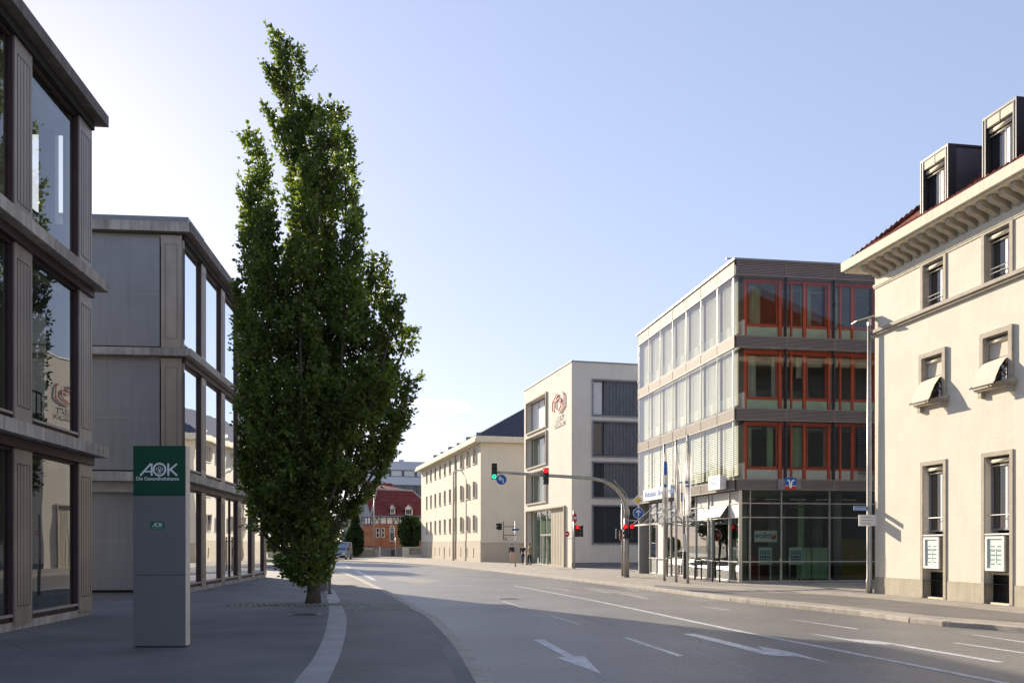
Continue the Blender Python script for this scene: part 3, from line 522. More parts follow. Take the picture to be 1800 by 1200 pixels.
def logo(F, x0, x1, z0, z1, y, m, parent, tree=True):
    h = z1-z0; wd = x1-x0; t = h*.15; mb = MB(); yy = (y-.004, y)
    r = h*.56; cx = x0+wd*.53; cz = (z0+z1)/2
    F.ring(mb, cx, cz, r-t, r, *yy)
    ax = x0; F.stroke(mb, [(ax+t*.5, z0), (ax+wd*.30, z1-t*.2)], t, *yy); F.stroke(mb, [(ax+wd*.325, z0), (ax+wd*.325, z1)], t*.95, y-.0045, y)
    F.stroke(mb, [(ax+wd*.12, z0+h*.33), (ax+wd*.31, z0+h*.33)], t*.8, y-.0043, y)
    kx = x0+wd*.76; F.stroke(mb, [(kx, z0), (kx, z1)], t, y-.0045, y); F.stroke(mb, [(kx+t*.5, z0+h*.42), (x1-t*.3, z1-t*.3)], t*.95, *yy); F.stroke(mb, [(kx+wd*.055, z0+h*.52), (x1-t*.2, z0)], t, y-.0043, y)
    if tree:
        q = r*.6
        for (dx, dz) in ((0, .42), (-.5, .05), (.5, .05)): F.ring(mb, cx+dx*q, cz+dz*q+.0, q*.26, q*.40, *yy, n=16)
        F.stroke(mb, [(cx, cz-q*.75), (cx, cz+.1*q)], q*.14, *yy); F.stroke(mb, [(cx, cz-.45*q), (cx-.4*q, cz-.2*q)], q*.12, y-.0042, y); F.stroke(mb, [(cx, cz-.45*q), (cx+.4*q, cz-.2*q)], q*.12, y-.0041, y)
        F.stroke(mb, [(cx-.55*q, cz-.8*q), (cx+.55*q, cz-.8*q)], q*.16, y-.0046, y)
    return mb.build('logo', m, parent)
pxm = g.y/FPX
logo(S, (245-234)*pxm, (312-234)*pxm, zt(835.5), zt(814), -.002, M['letter'], gpn)
text('Die Gesundheitskasse.', .078, S, (277.5-234)*pxm, zt(841), -.0035, M['letter'], 'lettering', gpn, sx=.97, bold=.0012)
mb = MB(); S.box(mb, (264.5-234)*pxm, (289-234)*pxm, -.006, -.001, zt(929), zt(916)); sp = mb.build('small_plate', M['plategreen'], st)
logo(S, (268-234)*pxm, (286-234)*pxm, zt(925), zt(918.5), -.0065, M['letter'], sp, False)
text('Die Gesundheitskasse.', .017, S, (277-234)*pxm, zt(927), -.0075, M['letter'], 'lettering', sp, sx=1.1)
# ---- bank: steel, glass and orange frames
CB = Vector((9.42, 38.4, 0)); BL = Fr((CB.x, CB.y), (.156, -.988)); BF = Fr((CB.x, CB.y), (.988, .156))
bk = root('bank_building', CB, 'four storey bank clad in glass, with louvre bands and orange window frames', 'bank building')
LB, WB = 13.95, 13.0; BD = 14.0
lv = [(3.98, 4.38), (6.91, 7.37), (9.98, 10.43), (13.02, 13.58)]
def louvres(F, x0, x1, z0, z1, rt, n, mod, name='louvre_band', y=0):
    mb = MB(); 
    for k in range(n):
        z = z0+(z1-z0)*(k+.5)/n; h = (z1-z0)/n; F.box(mb, x0, x1, y-.03, y+.0, z-h*.27, z+h*.27)
    for xm in mod: F.box(mb, xm-.015, xm+.015, y-.045, y+.06, z0-.005, z1+.005)
    F.box(mb, x0, x1, y-.045, y+.06, z1+.0, z1+.03); F.box(mb, x0, x1, y-.045, y+.06, z0-.03, z0)
    return mb.build(name, M['louvre'], rt)
modL = [-k*LB/7 for k in range(8)]; modF = [0, BF.u(1381.8), BF.u(1466.5), BF.u(1551), BF.u(1551)+2.15, BF.u(1551)+4.3]
for i, (a, b) in enumerate(lv):
    n = 8
    louvres(BL, -LB, -.05, a, b, bk, n, [m_ for m_ in modL if m_ < -.1]); louvres(BF, .05, WB, a, b, bk, n, modF[1:])
    mb = MB(); BL.box(mb, -LB+.05, -.1, .08, .12, a, b); BF.box(mb, .1, WB-.05, .08, .12, a, b); mb.build('band_backing', M['darkmetal'], bk)
# floors + core
mb = MB()
for a, b in lv: 
    mb.hexa([BL.P(-LB+.1, .5, a+.05), BL.P(-.55, .5, a+.05), BF.P(WB-.1, .5, a+.05), BF.P(WB-.1, BD-.1, a+.05)]+[BL.P(-LB+.1, .5, b-.05), BL.P(-.55, .5, b-.05), BF.P(WB-.1, .5, b-.05), BF.P(WB-.1, BD-.1, b-.05)])
mb.build('floor_slab', M['ceiling'], bk)
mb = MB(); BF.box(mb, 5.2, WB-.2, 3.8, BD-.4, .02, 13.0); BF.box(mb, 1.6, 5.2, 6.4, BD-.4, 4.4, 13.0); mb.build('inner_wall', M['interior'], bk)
mb = MB(); BF.box(mb, 0, WB, BD-.2, BD-.02, 0, 13.6); BF.box(mb, WB-.15, WB, .5, BD-.25, 0, 13.6); mb.build('rear_wall', M['panel'], bk)
mb = MB(); BF.box(mb, -.1, WB+.1, -.1, BD+.1, 13.615, 13.70); mb.build('roof', M['graypan'], bk)
mb = MB(); BF.box(mb, .1, WB, 1.2, 1.26, 14.05, 14.10)
for k in range(12): BF.box(mb, .3+k*1.05, .34+k*1.05, 1.21, 1.25, 13.7, 14.05)
BF.box(mb, .35, WB, 1.35, 10, 13.7, 13.95); mb.build('roof_parapet', M['graypan'], bk)
flz = [(4.38, 6.91), (7.37, 9.98), (10.43, 13.02)]
for fi, (z0, z1) in enumerate(flz):
    for k in range(7):
        xa, xb = -LB+k*LB/7, -LB+(k+1)*LB/7
        mb = MB(); BL.box(mb, xa+.0, xa+.014, -.02, .02, z0, z1)
        for zc in (z0+.5, z1-.5): BL.disc(mb, xa+.03, zc, .035, -.05, -.03, 10)
        wn = mb.build('skin_panel', M['alu'], bk); pane(BL, xa+.025, xb-.005, z0+.02, z1-.02, 0, M['glassf'], wn)
        # blind of real slats
        mb = MB(); n = int((z1-z0-.2)/.085); x_a, x_b = xa+.18, xb-.12; 
        low = z0+.12
        for j in range(n):
            z = z1-.1-.085*j
            P = BL.P; mb.hexa([P(x_a, .16, z-.032), P(x_b, .16, z-.032), P(x_b, .20, z+.030), P(x_a, .20, z+.030), P(x_a, .16, z-.028), P(x_b, .16, z-.028), P(x_b, .20, z+.034), P(x_a, .20, z+.034)])
        mb.build('venetian_blind', M['slat'], bk)
        mb = MB(); BL.box(mb, xa-.05, xa+.12, .34, .44, z0, z1); BL.box(mb, xa+.12, xb-.05, .34, .44, z0, z0+.7); mb.build('inner_frame', M['offwhite'], bk)
        pane(BL, xa+.12, xb-.05, z0+.7, z1, .40, M['dglass2'], bk, 'inner_pane')
    for a, b in zip(modF[:-1], modF[1:]):
        mb = MB(); BF.box(mb, b-.02, b+.02, -.04, .2, z0, z1)
        for zc in (z0+.45, z0+1.5): BF.disc(mb, b, zc, .05, -.07, -.04, 12)
        wn = mb.build('skin_panel', M['darkmetal'], bk); pane(BF, a+.02, b-.02, z0+.02, z1-.02, 0, M['glassf'], wn)
    # orange frames behind
    xs = [BF.u(p, .45) for p in (1309, 1371, 1391, 1414, 1457, 1477, 1498, 1540, 1560, 1600)]; ws = (.22, .2, .1, .18, .16, .1, .14, .16, .1, .16)
    zsill = z0+(.55 if fi < 2 else .62)
    for i_, (x, w_) in enumerate(zip(xs, [q*.72 for q in ws])):
        mb = MB(); BF.box(mb, x-w_/2, x+w_/2, .42, .56, z0+.02, z1-.02)
        if i_+1 < len(xs):
            x2 = xs[i_+1]-ws[i_+1]/2; BF.box(mb, x+w_/2, x2, .44, .54, zsill-.07, zsill); BF.box(mb, x+w_/2, x2, .44, .54, z1-.14, z1-.02)
            if x2-x > 1: frame_mb(mb, BF, x+w_/2+.06, x2-.04, zsill+.02, z1-.15, .45, .53, .03)
        of = mb.build('orange_frame', M['orange'], bk)
        if i_+1 < len(xs):
            pane(BF, x+w_/2, x2, zsill, z1-.14, .5, M['glass'], of)
            mb = MB(); BF.box(mb, x+w_/2, x2, .47, .52, z0+.03, zsill-.075); mb.build('spandrel', M['cabinet'] if fi else M['offwhite'], of)
    mb = MB(); BF.box(mb, .02, .08, .3, .36, z0, z1); mb.build('corner_post', M['alu'], bk)
    if fi == 2:
        mb = MB(); BF.box(mb, .4, 5.1, 2.6, 2.7, z0, z1); mb.build('reflected_roof_sheet', M['redbrown'], bk)  # red sheet paints the red roof reflected in the top storey glass
    if fi == 1:
        mb = MB(); BF.box(mb, 1.5, 5.1, 3.4, 3.5, z0, z1-1.2); mb.build('room_wall', M['graypan'], bk)
    for x_, w_, zt_ in ((.55, .5, .0), (1.75, .28, .0), (2.9, .5, .9), (4.35, .35, .0)):
        curtain(BF, x_+.2*fi, x_+.2*fi+w_, z0+.6+zt_*(fi == 1), z1-.2, .75, bk, M['offwhite'] if (x_*10+fi) % 2 < 1 else M['cabinet'])
    mb = MB()
    for k_ in range(3): BF.box(mb, .6+1.7*k_, 1.9+1.7*k_, 1.6, 1.75, z1-.16, z1-.10)
    mb.build('ceiling_lamp', M['white'], bk)
    # furniture silhouettes behind the glass
    for (x0_, x1_) in ((.7, 1.5), (2.3, 3.2), (3.9, 4.7)):
        mb = MB(); BF.box(mb, x0_, x1_, 1.2, 1.9, z0+.68, z0+.73); BF.box(mb, x0_+.05, x0_+.1, 1.25, 1.85, z0, z0+.68); BF.box(mb, x1_-.1, x1_-.05, 1.25, 1.85, z0, z0+.68); BF.box(mb, x0_+.2, x0_+.6, 1.5, 1.53, z0+.75, z0+1.05)
        mb.build('desk', M['darkmetal'], bk)
# corner of blinds in first storey, front right
mb = MB()
for j in range(24):
    z = 6.8-.09*j; x0_ = BF.u(1507, .3); P = BF.P; mb.hexa([P(x0_, .22, z-.02), P(x0_+3, .22, z-.02), P(x0_+3, .29, z+.02), P(x0_, .29, z+.02), P(x0_, .22, z-.016), P(x0_+3, .22, z-.016), P(x0_+3, .29, z+.024), P(x0_, .29, z+.024)])
mb.build('venetian_blind', M['graypan'], bk)
# ground floor glazing, set back
GL, GF = .34, .34
cornr = BL.P(0, GL, 0)
for F, xs, tag_ in ((BL, [BL.u(p, GL) for p in (1143.5, 1155, 1172, 1180, 1202, 1224, 1246, 1252, 1283, 1301)]+[-.36], 'L'), (BF, [.34]+[BF.u(p, GF) for p in (1318, 1373, 1457.5, 1545)]+[WB-.3], 'F')):
    for i_ in range(len(xs)-1):
        a, b = xs[i_], xs[i_+1]
        mb = MB(); F.box(mb, a-.022, a+.022, GL-.06, GL+.08, .02, 3.95)
        for zc in (3.40, 2.80): F.box(mb, a+.03, b-.03, GL-.03, GL+.05, zc-.025, zc+.025)
        F.box(mb, a+.03, b-.03, GL-.04, GL+.05, .02, .10)
        wn = mb.build('shop_window', M['alu'] if tag_ == 'L' else M['steel'], bk)
        lit = tag_ == 'L' and i_ >= 5
        if tag_ == 'L' and i_ in (1,):
            pane(F, a+.03, b-.03, .1, 2.78, GL, M['offwhite'], wn, 'wall_panel')
        else: pane(F, a+.03, b-.03, .1, 2.78, GL, M['glasst'], wn)
        pane(F, a+.03, b-.03, 2.83, 3.37, GL, M['white'] if lit and i_ != 7 else M['glasst'], wn, 'upper_pane'); pane(F, a+.03, b-.03, 3.43, 3.93, GL, M['offwhite'] if lit else M['glasst'], wn, 'upper_pane')
    mb = MB(); F.box(mb, xs[0]-.03, xs[-1]+.03, GL-.10, GL-.065, .88, .93); mb.build('handrail', M['alu'], bk)
    if tag_ == 'L':
        a, b = xs[7]+.06, xs[8]-.06; P = F.P; mb = MB(); mb.hexa([P(a, GL-.42, 2.84), P(b, GL-.42, 2.84), P(b, GL-.05, 3.36), P(a, GL-.05, 3.36), P(a, GL-.44, 2.86), P(b, GL-.44, 2.86), P(b, GL-.07, 3.38), P(a, GL-.07, 3.38)]); mb.build('tilted_window', M['white'], bk)
    else:
        mb = MB(); F.box(mb, xs[2]+.1, xs[3]-.1, GL-.07, GL-.035, 3.22, 3.30); mb.build('vent_slot', M['black'], bk)
mb = MB(); mb.hexa([BL.P(-LB+.1, GL+.2, .0), BL.P(-.5, GL+.2, .0), BF.P(WB-.3, GL+.2, .0), BF.P(WB-.3, BD-.4, .0)]+[BL.P(-LB+.1, GL+.2, .03), BL.P(-.5, GL+.2, .03), BF.P(WB-.3, GL+.2, .03), BF.P(WB-.3, BD-.4, .03)]); mb.build('inner_floor', M['floorin'], bk)
mb = MB(); BF.box(mb, .3, WB-.3, GF-.12, GF+.1, .001, .02); mb.build('threshold', M['graypan'], bk)
mb = MB(); BF.box(mb, BF.u(1480, 2), BF.u(1480, 2)+3, 2.6, 2.7, .04, 1.9); mb.build('ochre_wall', M['warm'], bk)
mb = MB(); BF.box(mb, 1.2, 3.0, 3.0, 3.6, .04, 1.15); mb.build('counter', M['redbrown'], bk)
for x in (.9, BF.u(1474, 1.2)):
    mb = MB(); mb.tube([BF.P(x, 1.3, .03), BF.P(x, 1.3, 3.95)], .17, 18); mb.build('round_column', M['column'], bk, smooth=True)
for x_, w_, d_ in ((.7, .35, 1.6), (2.55, .9, 2.4), (3.75, .3, 1.9), (4.6, .5, 2.2)): curtain(BF, x_, x_+w_, .05, 3.6, d_, bk, M['corr'] if w_ > .4 else M['cabinet'])  # pale curtain strips, also painting bluish reflections in the front glazing
mb = MB()
for k_ in range(5): BF.box(mb, .8+k_*1.2, 1.5+k_*1.2, 1.4, 1.5, 3.6, 3.66)
mb.build('ceiling_lamp', M['white'], bk)
# entrance canopy with struts
a, b = BL.u(1143, -1.2)-.1, BL.u(1216, -1.0)
mb = MB(); cxa, cxb = BL.u(1150, 0), BL.u(1212, 0); o_ = 1.25
BL.box(mb, cxa, cxb, -o_-.05, -o_, 2.62, 2.70); BL.box(mb, cxa, cxb, .2, .26, 2.74, 2.82)
for k in range(4):
    x = cxa+(cxb-cxa)*k/3; mb.tube([BL.P(x, -o_, 2.68), BL.P(x, .2, 3.85)], .028, 8); mb.tube([BL.P(x, -o_, 2.66), BL.P(x, .22, 2.78)], .03, 8)
cn = mb.build('canopy', M['alu'], bk); mb = MB(); mb.hexa([BL.P(cxa, -o_, 2.705), BL.P(cxb, -o_, 2.705), BL.P(cxb, .2, 2.83), BL.P(cxa, .2, 2.83), BL.P(cxa, -o_, 2.72), BL.P(cxb, -o_, 2.72), BL.P(cxb, .2, 2.845), BL.P(cxa, .2, 2.845)]); mb.build('canopy_glass', M['glass'], cn)
# illuminated-style box signs on the band
def vlogo(F, x, z, s, y, parent):
    mb = MB(); F.box(mb, x-s/2, x+s/2, y-.012, y, z-s*.18, z+s*.5); a_ = mb.build('logo_blue', M['blue'], parent)
    mb = MB(); F.box(mb, x-s/2, x+s/2, y-.0125, y, z-s*.5, z-s*.22); mb.build('logo_red', M['red'], parent)
    mb = MB(); F.stroke(mb, [(x-s*.32, z+s*.26), (x-s*.12, z+s*.26), (x-s*.02, z-s*.38)], s*.13, y-.018, y-.013); F.stroke(mb, [(x+s*.02, z-s*.38), (x+s*.10, z+s*.18), (x+s*.34, z+s*.30)], s*.13, y-.0185, y-.013); F.box(mb, x-s/2, x+s/2, y-.0135, y-.0126, z-s*.22, z-s*.18)
    return mb.build('logo_mark', M['letter'], parent)
xa, xb = BL.u(1131, -.32), BL.u(1178.5, -.32); mb = MB(); BL.box(mb, xa, xb, -.32, -.06, 4.02, 4.62); bs_ = mb.build('sign_box', M['white'], bk, bevel=.01)
text('Volksbank Ulm-Biberach', .42, BL, (xa+xb)/2+.35, 4.34, -.325, M['blue'], 'lettering', bs_, sx=1.15, bold=.012); 
mb = MB(); BL.stroke(mb, [(xa+.18, 4.46), (xa+.32, 4.46), (xa+.38, 4.18)], .06, -.326, -.322); BL.stroke(mb, [(xa+.40, 4.18), (xa+.46, 4.44), (xa+.6, 4.48)], .06, -.3262, -.322); mb.build('logo_mark', M['blue'], bs_)
xa, xb = BL.u(1245, -.35), BL.u(1265.5, -.35); mb = MB(); BL.box(mb, xa, xb, -.35, -.06, 4.03, 4.62); bs_ = mb.build('sign_box', M['white'], bk, bevel=.01)
text('immo', .36, BL, (xa+xb)/2, 4.30, -.353, M['blue'], 'lettering', bs_, sx=1.1); text('volksbank', .12, BL, (xa+xb)/2, 4.52, -.353, M['blue'], 'lettering', bs_, sx=1.2)
xa, xb = BF.u(1366), BF.u(1407); mb = MB(); BF.box(mb, xa, xb, -.08, -.046, 3.96, 4.42); lp = mb.build('logo_plate', M['graypan'], bk); vlogo(BF, (BF.u(1376)+BF.u(1400))/2, 4.23, .5, -.085, lp)
# poster stands, window sign and cabinets inside the glass
def stand(F, x0, x1, y, label):
    rt = root('poster_stand', F.P((x0+x1)/2, y, 0), label, 'poster stand', 'poster stands inside the bank windows'); wd = x1-x0
    mb = MB()
    for x in (x0+.03, x1-.03): F.box(mb, x-.018, x+.018, y-.02, y+.02, .05, 1.5); F.box(mb, x-.025, x+.025, y-.2, y+.2, .03, .05)
    mb.build('leg', M['alu'], rt); mb = MB(); F.box(mb, x0, x1, y-.045, y-.021, .78, 1.52); b_ = mb.build('board', M['poster'], rt)
    mb = MB(); F.box(mb, x0+.06, x1-.06, y-.05, y-.046, .84, 1.38); mb.build('poster', M['posterblue'], b_)
    mb = MB()
    for i in range(2):
        for j in range(2):
            xc = x0+.06+(wd-.12)*(i+.5)/2; zc = .84+.54*(j+.5)/2; F.box(mb, xc-wd*.15, xc+wd*.15, y-.054, y-.051, zc-.10, zc+.10)
    sh = mb.build('sheet', M['poster'], b_); mb = MB()
    for i in range(2):
        for j in range(2):
            xc = x0+.06+(wd-.12)*(i+.5)/2; zc = .84+.54*(j+.5)/2; F.box(mb, xc-wd*.11, xc+wd*.11, y-.057, y-.055, zc-.02, zc+.07); F.box(mb, xc-wd*.11, xc+wd*.08, y-.057, y-.055, zc-.06, zc-.045)
    mb.build('print', M['print'], b_)
stand(BF, BF.u(1333, .7), BF.u(1356, .7), .7, 'poster stand with four sheets below the framed window sign, inside the bank')
stand(BF, BF.u(1387, .7), BF.u(1409, .7), .7, 'poster stand with four sheets beside the pale green cabinets, inside the bank')
stand(BL, BL.u(1290, .8), BL.u(1298.5, .8), .8, 'poster stand seen through the sunny side window next to the bank corner')
ws_ = root('window_sign', BF.P(BF.u(1346, .5), .5, 1.9), 'white framed sign with blue lettering hanging in the bank window over a poster stand', 'sign')
xa, xb = BF.u(1326.5, .5), BF.u(1366, .5); za, zb = BF.z(1346, 952, .5), BF.z(1346, 932, .5); mb = MB(); BF.box(mb, xa, xb, .5, .53, za, zb); bd = mb.build('board', M['white'], ws_); text('volm', .36, BF, (xa+xb)/2-.1, (za+zb)/2+.03, .495, M['blue'], 'lettering', bd, sx=1.15, bold=.006)
mb = MB(); BF.prism(mb, [(xb-.32, za+.12), (xb-.06, za+.12), (xb-.06, zb-.12)], .492, .499); mb.build('red_wedge', M['red'], bd)
for (p0, p1, lab) in ((1409.5, 1425.5, 'narrow pale green cabinet beside a poster stand, inside the bank'), (1428, 1455, 'wide pale green counter cabinet inside the bank front window')):
    xa, xb = BF.u(p0, .8), BF.u(p1, .8); rt = root('cabinet', BF.P((xa+xb)/2, 1, .03), lab, 'cabinet'); mb = MB(); BF.box(mb, xa, xb, .8, 1.3, .14, 1.5); mb.build('body', M['cabinet'], rt, bevel=.01); mb = MB(); BF.box(mb, xa+.04, xb-.04, .84, 1.26, .03, .14); mb.build('base', M['black'], rt)
    mb = MB(); BF.box(mb, xa+.03, xb-.03, .79, .80, .8, .81); BF.box(mb, (xa+xb)/2-.004, (xa+xb)/2+.004, .79, .8, .2, 1.45); mb.build('door_line', M['darkmetal'], rt)
# ---- school
CS = gp(1005, 997); SLf = Fr((CS.x, CS.y), (.256, -1)); SFr = Fr((CS.x, CS.y), (1, .256))
sc = root('school_building', CS, 'pale four storey block with deep framed windows and a hexagonal emblem', 'school building')
HS = 14.85; LS = -SLf.u(921.5)
wl = []; 
zsS = [(11.05, 13.58), (8.1, 10.58), (5.1, 7.6)]
xw0, xw1 = SLf.u(926.5), SLf.u(961)
for z0, z1 in zsS: wl.append((xw0, xw1, z0, z1))
px0, px1 = SLf.u(927), SLf.u(993.5); wl.append((px0, px1, .05, 4.45))
mb = MB(); wall(mb, SLf, -LS, 0, 0, HS, wl, .55); 
xr0, xr1 = SFr.u(1042.5), SFr.u(1142); wr = [(xr0, xr1, z0, z1) for z0, z1 in zsS]+[(xr0, xr1, 1.77, 4.45)]
wall(mb, SFr, 0, 11.5, .35, HS, wr, .4); mb.build('wall', M['plasterS'], sc)
mb = MB(); SFr.box(mb, .56, 11.4, .56, 12.6, .0, HS-.1); mb.build('core', M['plasterS'], sc)
mb = MB(); SFr.box(mb, .05, 11.5, .05, .5, 0, .35); mb.build('base_recess', M['graypan'], sc)
mb = MB(); SFr.box(mb, -.06, 11.56, -.06, LS+.06, HS, HS+.07); mb.build('roof_coping', M['graypan'], sc)
for z0, z1 in zsS:
    mb = MB(); frame_mb(mb, SLf, xw0-.12, xw1+.12, z0-.12, z1+.12, -.12, .02, .12); fr = mb.build('window', M['stone'], sc)
    mb = MB(); frame_mb(mb, SLf, xw0, xw1, z0, z1, .40, .50, .1)
    for q in (.35, .65, .87): xq = xw0+(xw1-xw0)*q; SLf.box(mb, xq-.04, xq+.04, .42, .48, z0+.1, z1-.1)
    mb.build('frame', M['graypan'], fr); pane(SLf, xw0, xw1, z0, z1, .46, M['white'] if z0 > 11 else M['glassg'], fr)
for (a, b, z0, z1) in wr:
    mb = MB(); frame_mb(mb, SFr, a-.1, b+.1, z0-.1, z1+.1, -.08, .02, .1); fr = mb.build('window', M['graypan'], sc)
    if z0 > 2:
        simple_window(fr, SFr, a, a+.85, z0, z1, .25, M['darkmetal'], M['offwhite'] if z0 > 10 else M['dglass'], .08, name='casement')
        mb = MB(); n = int((b-a-.9)/.11)
        for k in range(n): SFr.box(mb, a+.9+k*.11, a+.9+k*.11+.055, .12, .2, z0, z1)
        SFr.box(mb, a+.9, b, .2, .24, z0, z1); mb.build('shutter', M['corr'], fr)
    else:
        simple_window(fr, SFr, a, b, z0, z1, .3, M['darkmetal'], M['dglass'], .06, mull=(a+(b-a)*.22,), name='casement')
# portal
mb = MB(); frame_mb(mb, SLf, px0-.1, px1+.1, -.1, 4.55, -.15, .0, .1); po = mb.build('portal', M['stone'], sc)
xm = SLf.u(966); mb = MB(); SLf.box(mb, xm, px1, .12, .3, .05, 4.45)
for k in range(10): x = xm+(px1-xm)*k/10; SLf.box(mb, x, x+.02, .10, .12, .05, 4.45)
mb.build('timber_panel', M['wood'], po)
mb = MB(); frame_mb(mb, SLf, px0, xm, .05, 4.45, .3, .4, .08)
for q in (.45, .72): x = px0+(xm-px0)*q; SLf.box(mb, x-.04, x+.04, .31, .39, .1, 4.4)
SLf.box(mb, px0+(xm-px0)*.45, xm, .29, .385, 2.4, 2.5); mb.build('glazing_frame', M['alu'], po); pane(SLf, px0, xm, .05, 4.45, .36, M['glassg'], po)
mb = MB(); x = px0+(xm-px0)*.56; SLf.box(mb, x-.1, x+.35, .27, .31, .1, 2.38); mb.build('door', M['darkmetal'], po)
# emblem: interlocking hexagon outline and two text rows
xe0, xe1 = SLf.u(972.5), SLf.u(993); ze0, ze1 = SLf.z(983, 727), SLf.z(983, 691); xc, zc = (xe0+xe1)/2, (ze0+ze1)/2; rx, rz = (xe1-xe0)/2, (ze1-ze0)/2
hexp = [(xc-rx*.95, zc+rz*.45), (xc-rx*.2, zc+rz*.95)]
mb = MB(); SLf.stroke(mb, [(xc-rx*.3, zc+rz), (xc-rx*.95, zc+rz*.4), (xc-rx*.95, zc-rz*.55)], .07, -.12, -.04); SLf.stroke(mb, [(xc+rx*.75, zc+rz*.9), (xc+rx, zc+rz*.5), (xc+rx, zc-rz*.45), (xc+rx*.25, zc-rz)], .07, -.12, -.04)
SLf.stroke(mb, [(xc, zc+rz*.9), (xc-rx*.5, zc+rz*.35), (xc+rx*.3, zc+rz*.5)], .06, -.119, -.04); SLf.stroke(mb, [(xc-rx*.5, zc+rz*.3), (xc-rx*.5, zc-rz*.35), (xc+rx*.05, zc-rz*.7), (xc+rx*.5, zc-rz*.3), (xc+rx*.5, zc+rz*.3), (xc+rx*.1, zc+rz*.1)], .06, -.118, -.04)
mb.build('emblem', M['emblem'], sc)
text('GEIST', .55, SLf, xc+.05, SLf.z(985, 734), -.08, M['black'], 'lettering', sc, sx=1.5, bold=.02); text('REGION', .5, SLf, xc+.05, SLf.z(985, 744.5), -.08, M['black'], 'lettering', sc, sx=1.5, bold=.02)
# ---- ivory building far side with hip roof
CA = gp(845, 987.2); AL = Fr((CA.x, CA.y), (.266, -1)); AR = Fr((CA.x, CA.y), (1, .266))
ia = root('ivory_building', CA, 'long ivory building with rows of dark windows and a slate hip roof', 'building')
LA = -AL.u(740.5); HE = 11.5
colpx = (750.1, 758, 766, 774.6, 784.4, 794.4, 804.7, 814.3, 823.4, 833.1); rows = [(AL.z(833, 815), AL.z(833, 789)), (AL.z(833, 874), AL.z(833, 846.5)), (AL.z(833, 932.4), AL.z(833, 905))]
xsA = [AL.u(p) for p in colpx]; stepA = (xsA[-1]-xsA[0])/9; xsA = [xsA[0]+stepA*k for k in range(10)]
ops = [(x-.62, x+.62, a, b) for x in xsA for a, b in rows]; slits = [(x-.18, x+.18, .35, 1.35) for x in xsA]
PZ = 2.05
mb = MB(); wall(mb, AL, -LA, 0, PZ, HE, ops, .3); wall(mb, AR, 0, 16, PZ-.2, HE, [], .2); mb.build('wall', M['plasterA'], ia)
mb = MB(); wall(mb, AL, -LA, 0, 0, PZ, slits, .3, -.03); AR.box(mb, 0, 16, -.03, .0, 0, 1.83); AL.box(mb, 0.0, .03, -.03, .0, 0, 1.83); mb.build('plinth', M['plinthA'], ia)
mb = MB(); AR.box(mb, .32, 16, .32, LA-.1, 0, HE-.05); mb.build('core', M['plasterA'], ia)
for x in xsA:
    for i_, (a, b) in enumerate(rows):
        wn = simple_window(ia, AL, x-.62, x+.62, a, b, .18, M['graypan'], M['dglass'], .07, mull=(x,)); mb = MB(); AL.box(mb, x-.7, x+.7, -.09, .06, a-.08, a-.002); mb.build('sill', M['stonelight'], wn)
        if x > xsA[6]+.1:
            mb = MB()
            for s_ in (.64,): AL.box(mb, x+s_, x+s_+.05, -.28, -.02, a+.02, b-.02)
            mb.build('shutter_leaf', M['plinthA'], wn)
for (a, b, c_, d) in slits: pane(AL, a, b, c_, d, .2, M['dglass2'], ia, 'basement_window')
mb = MB(); e = .75; AR.box(mb, -e, 16.5, -e, LA+e, HE, HE+.28); AR.box(mb, -e+.12, 16.4, -e+.12, LA+e-.12, HE+.28, HE+.58); mb.build('eave', M['stonelight'], ia)
rb = HE+.585; hr = 4.9; P = AR.P; W_ = 16; q = [P(-e+.15, -e+.15, rb), P(W_+e, -e+.15, rb), P(W_+e, LA+e, rb), P(-e+.15, LA+e, rb)]; r1 = P(W_/2, W_/2, rb+hr); r2 = P(W_/2, LA-W_/2, rb+hr)
mb = MB(); mb.add(q+[r1, r2], [(0, 1, 4), (1, 2, 5, 4), (2, 3, 5), (3, 0, 4, 5)]); mb.build('roof', M['slate'], ia)
for k in range(6):
    t = (k+.6)/6; p = q[0].lerp(r1, .16)+(q[3]-q[0])*t*.8; mb = MB(); box(mb, p.x-.35, p.x+.35, p.y-.5, p.y+.5, p.z-.3, p.z+.02+.1*(k % 2)); mb.build('roof_light', M['graypan'], ia)
mb = MB(); x = AL.u(801.5); mb.tube([AL.P(x, -.08, .1), AL.P(x, -.08, HE-.1)], .07, 8); mb.build('downpipe', M['stone'], ia)
# low street door niche of ivory building seen at the left edge of the school
# ---- cream corner building on the right
CR = gp(1538, 1042); RR = Fr((CR.x, CR.y), (.163, -.987)); RE = Fr((CR.x, CR.y), (-.987, -.163))
# RE: end wall facing away (far side) : seen from outside x runs right -> towards the street corner (x from -12 to 0)
RE = Fr((CR.x+.987*12, CR.y+.163*12), (-.987, -.163))
cb = root('cream_building', CR, 'cream plastered corner building with bracketed cornice, awnings and dormers at the right', 'building')
LR = 24.0
def wpx(p0, p1, plx, pty, pby=None, y=0): return RR.u(p0, y), RR.u(p1, y), RR.z(plx, pty, y)
topz = RR.z(1620, 458); strz = 8.76
W = []
g1 = (RR.u(1624, 0), RR.u(1659, 0)); g2 = (RR.u(1732, 0), RR.u(1777, 0))
def wins(px, k):  # clear opening per column
    return px
cA = (RR.u(1617.5)+.16, RR.u(1664.7)-.14); cBn = (RR.u(1724.6)+.16, RR.u(1782.6)-.14)
pitch = (cBn[0]+cBn[1]-cA[0]-cA[1])/2; wid = .5*((cA[1]-cA[0])+(cBn[1]-cBn[0])); ctr = (cA[0]+cA[1])/2
cols = [ctr+pitch*k for k in range(0, 9) if ctr+pitch*k < LR-1]
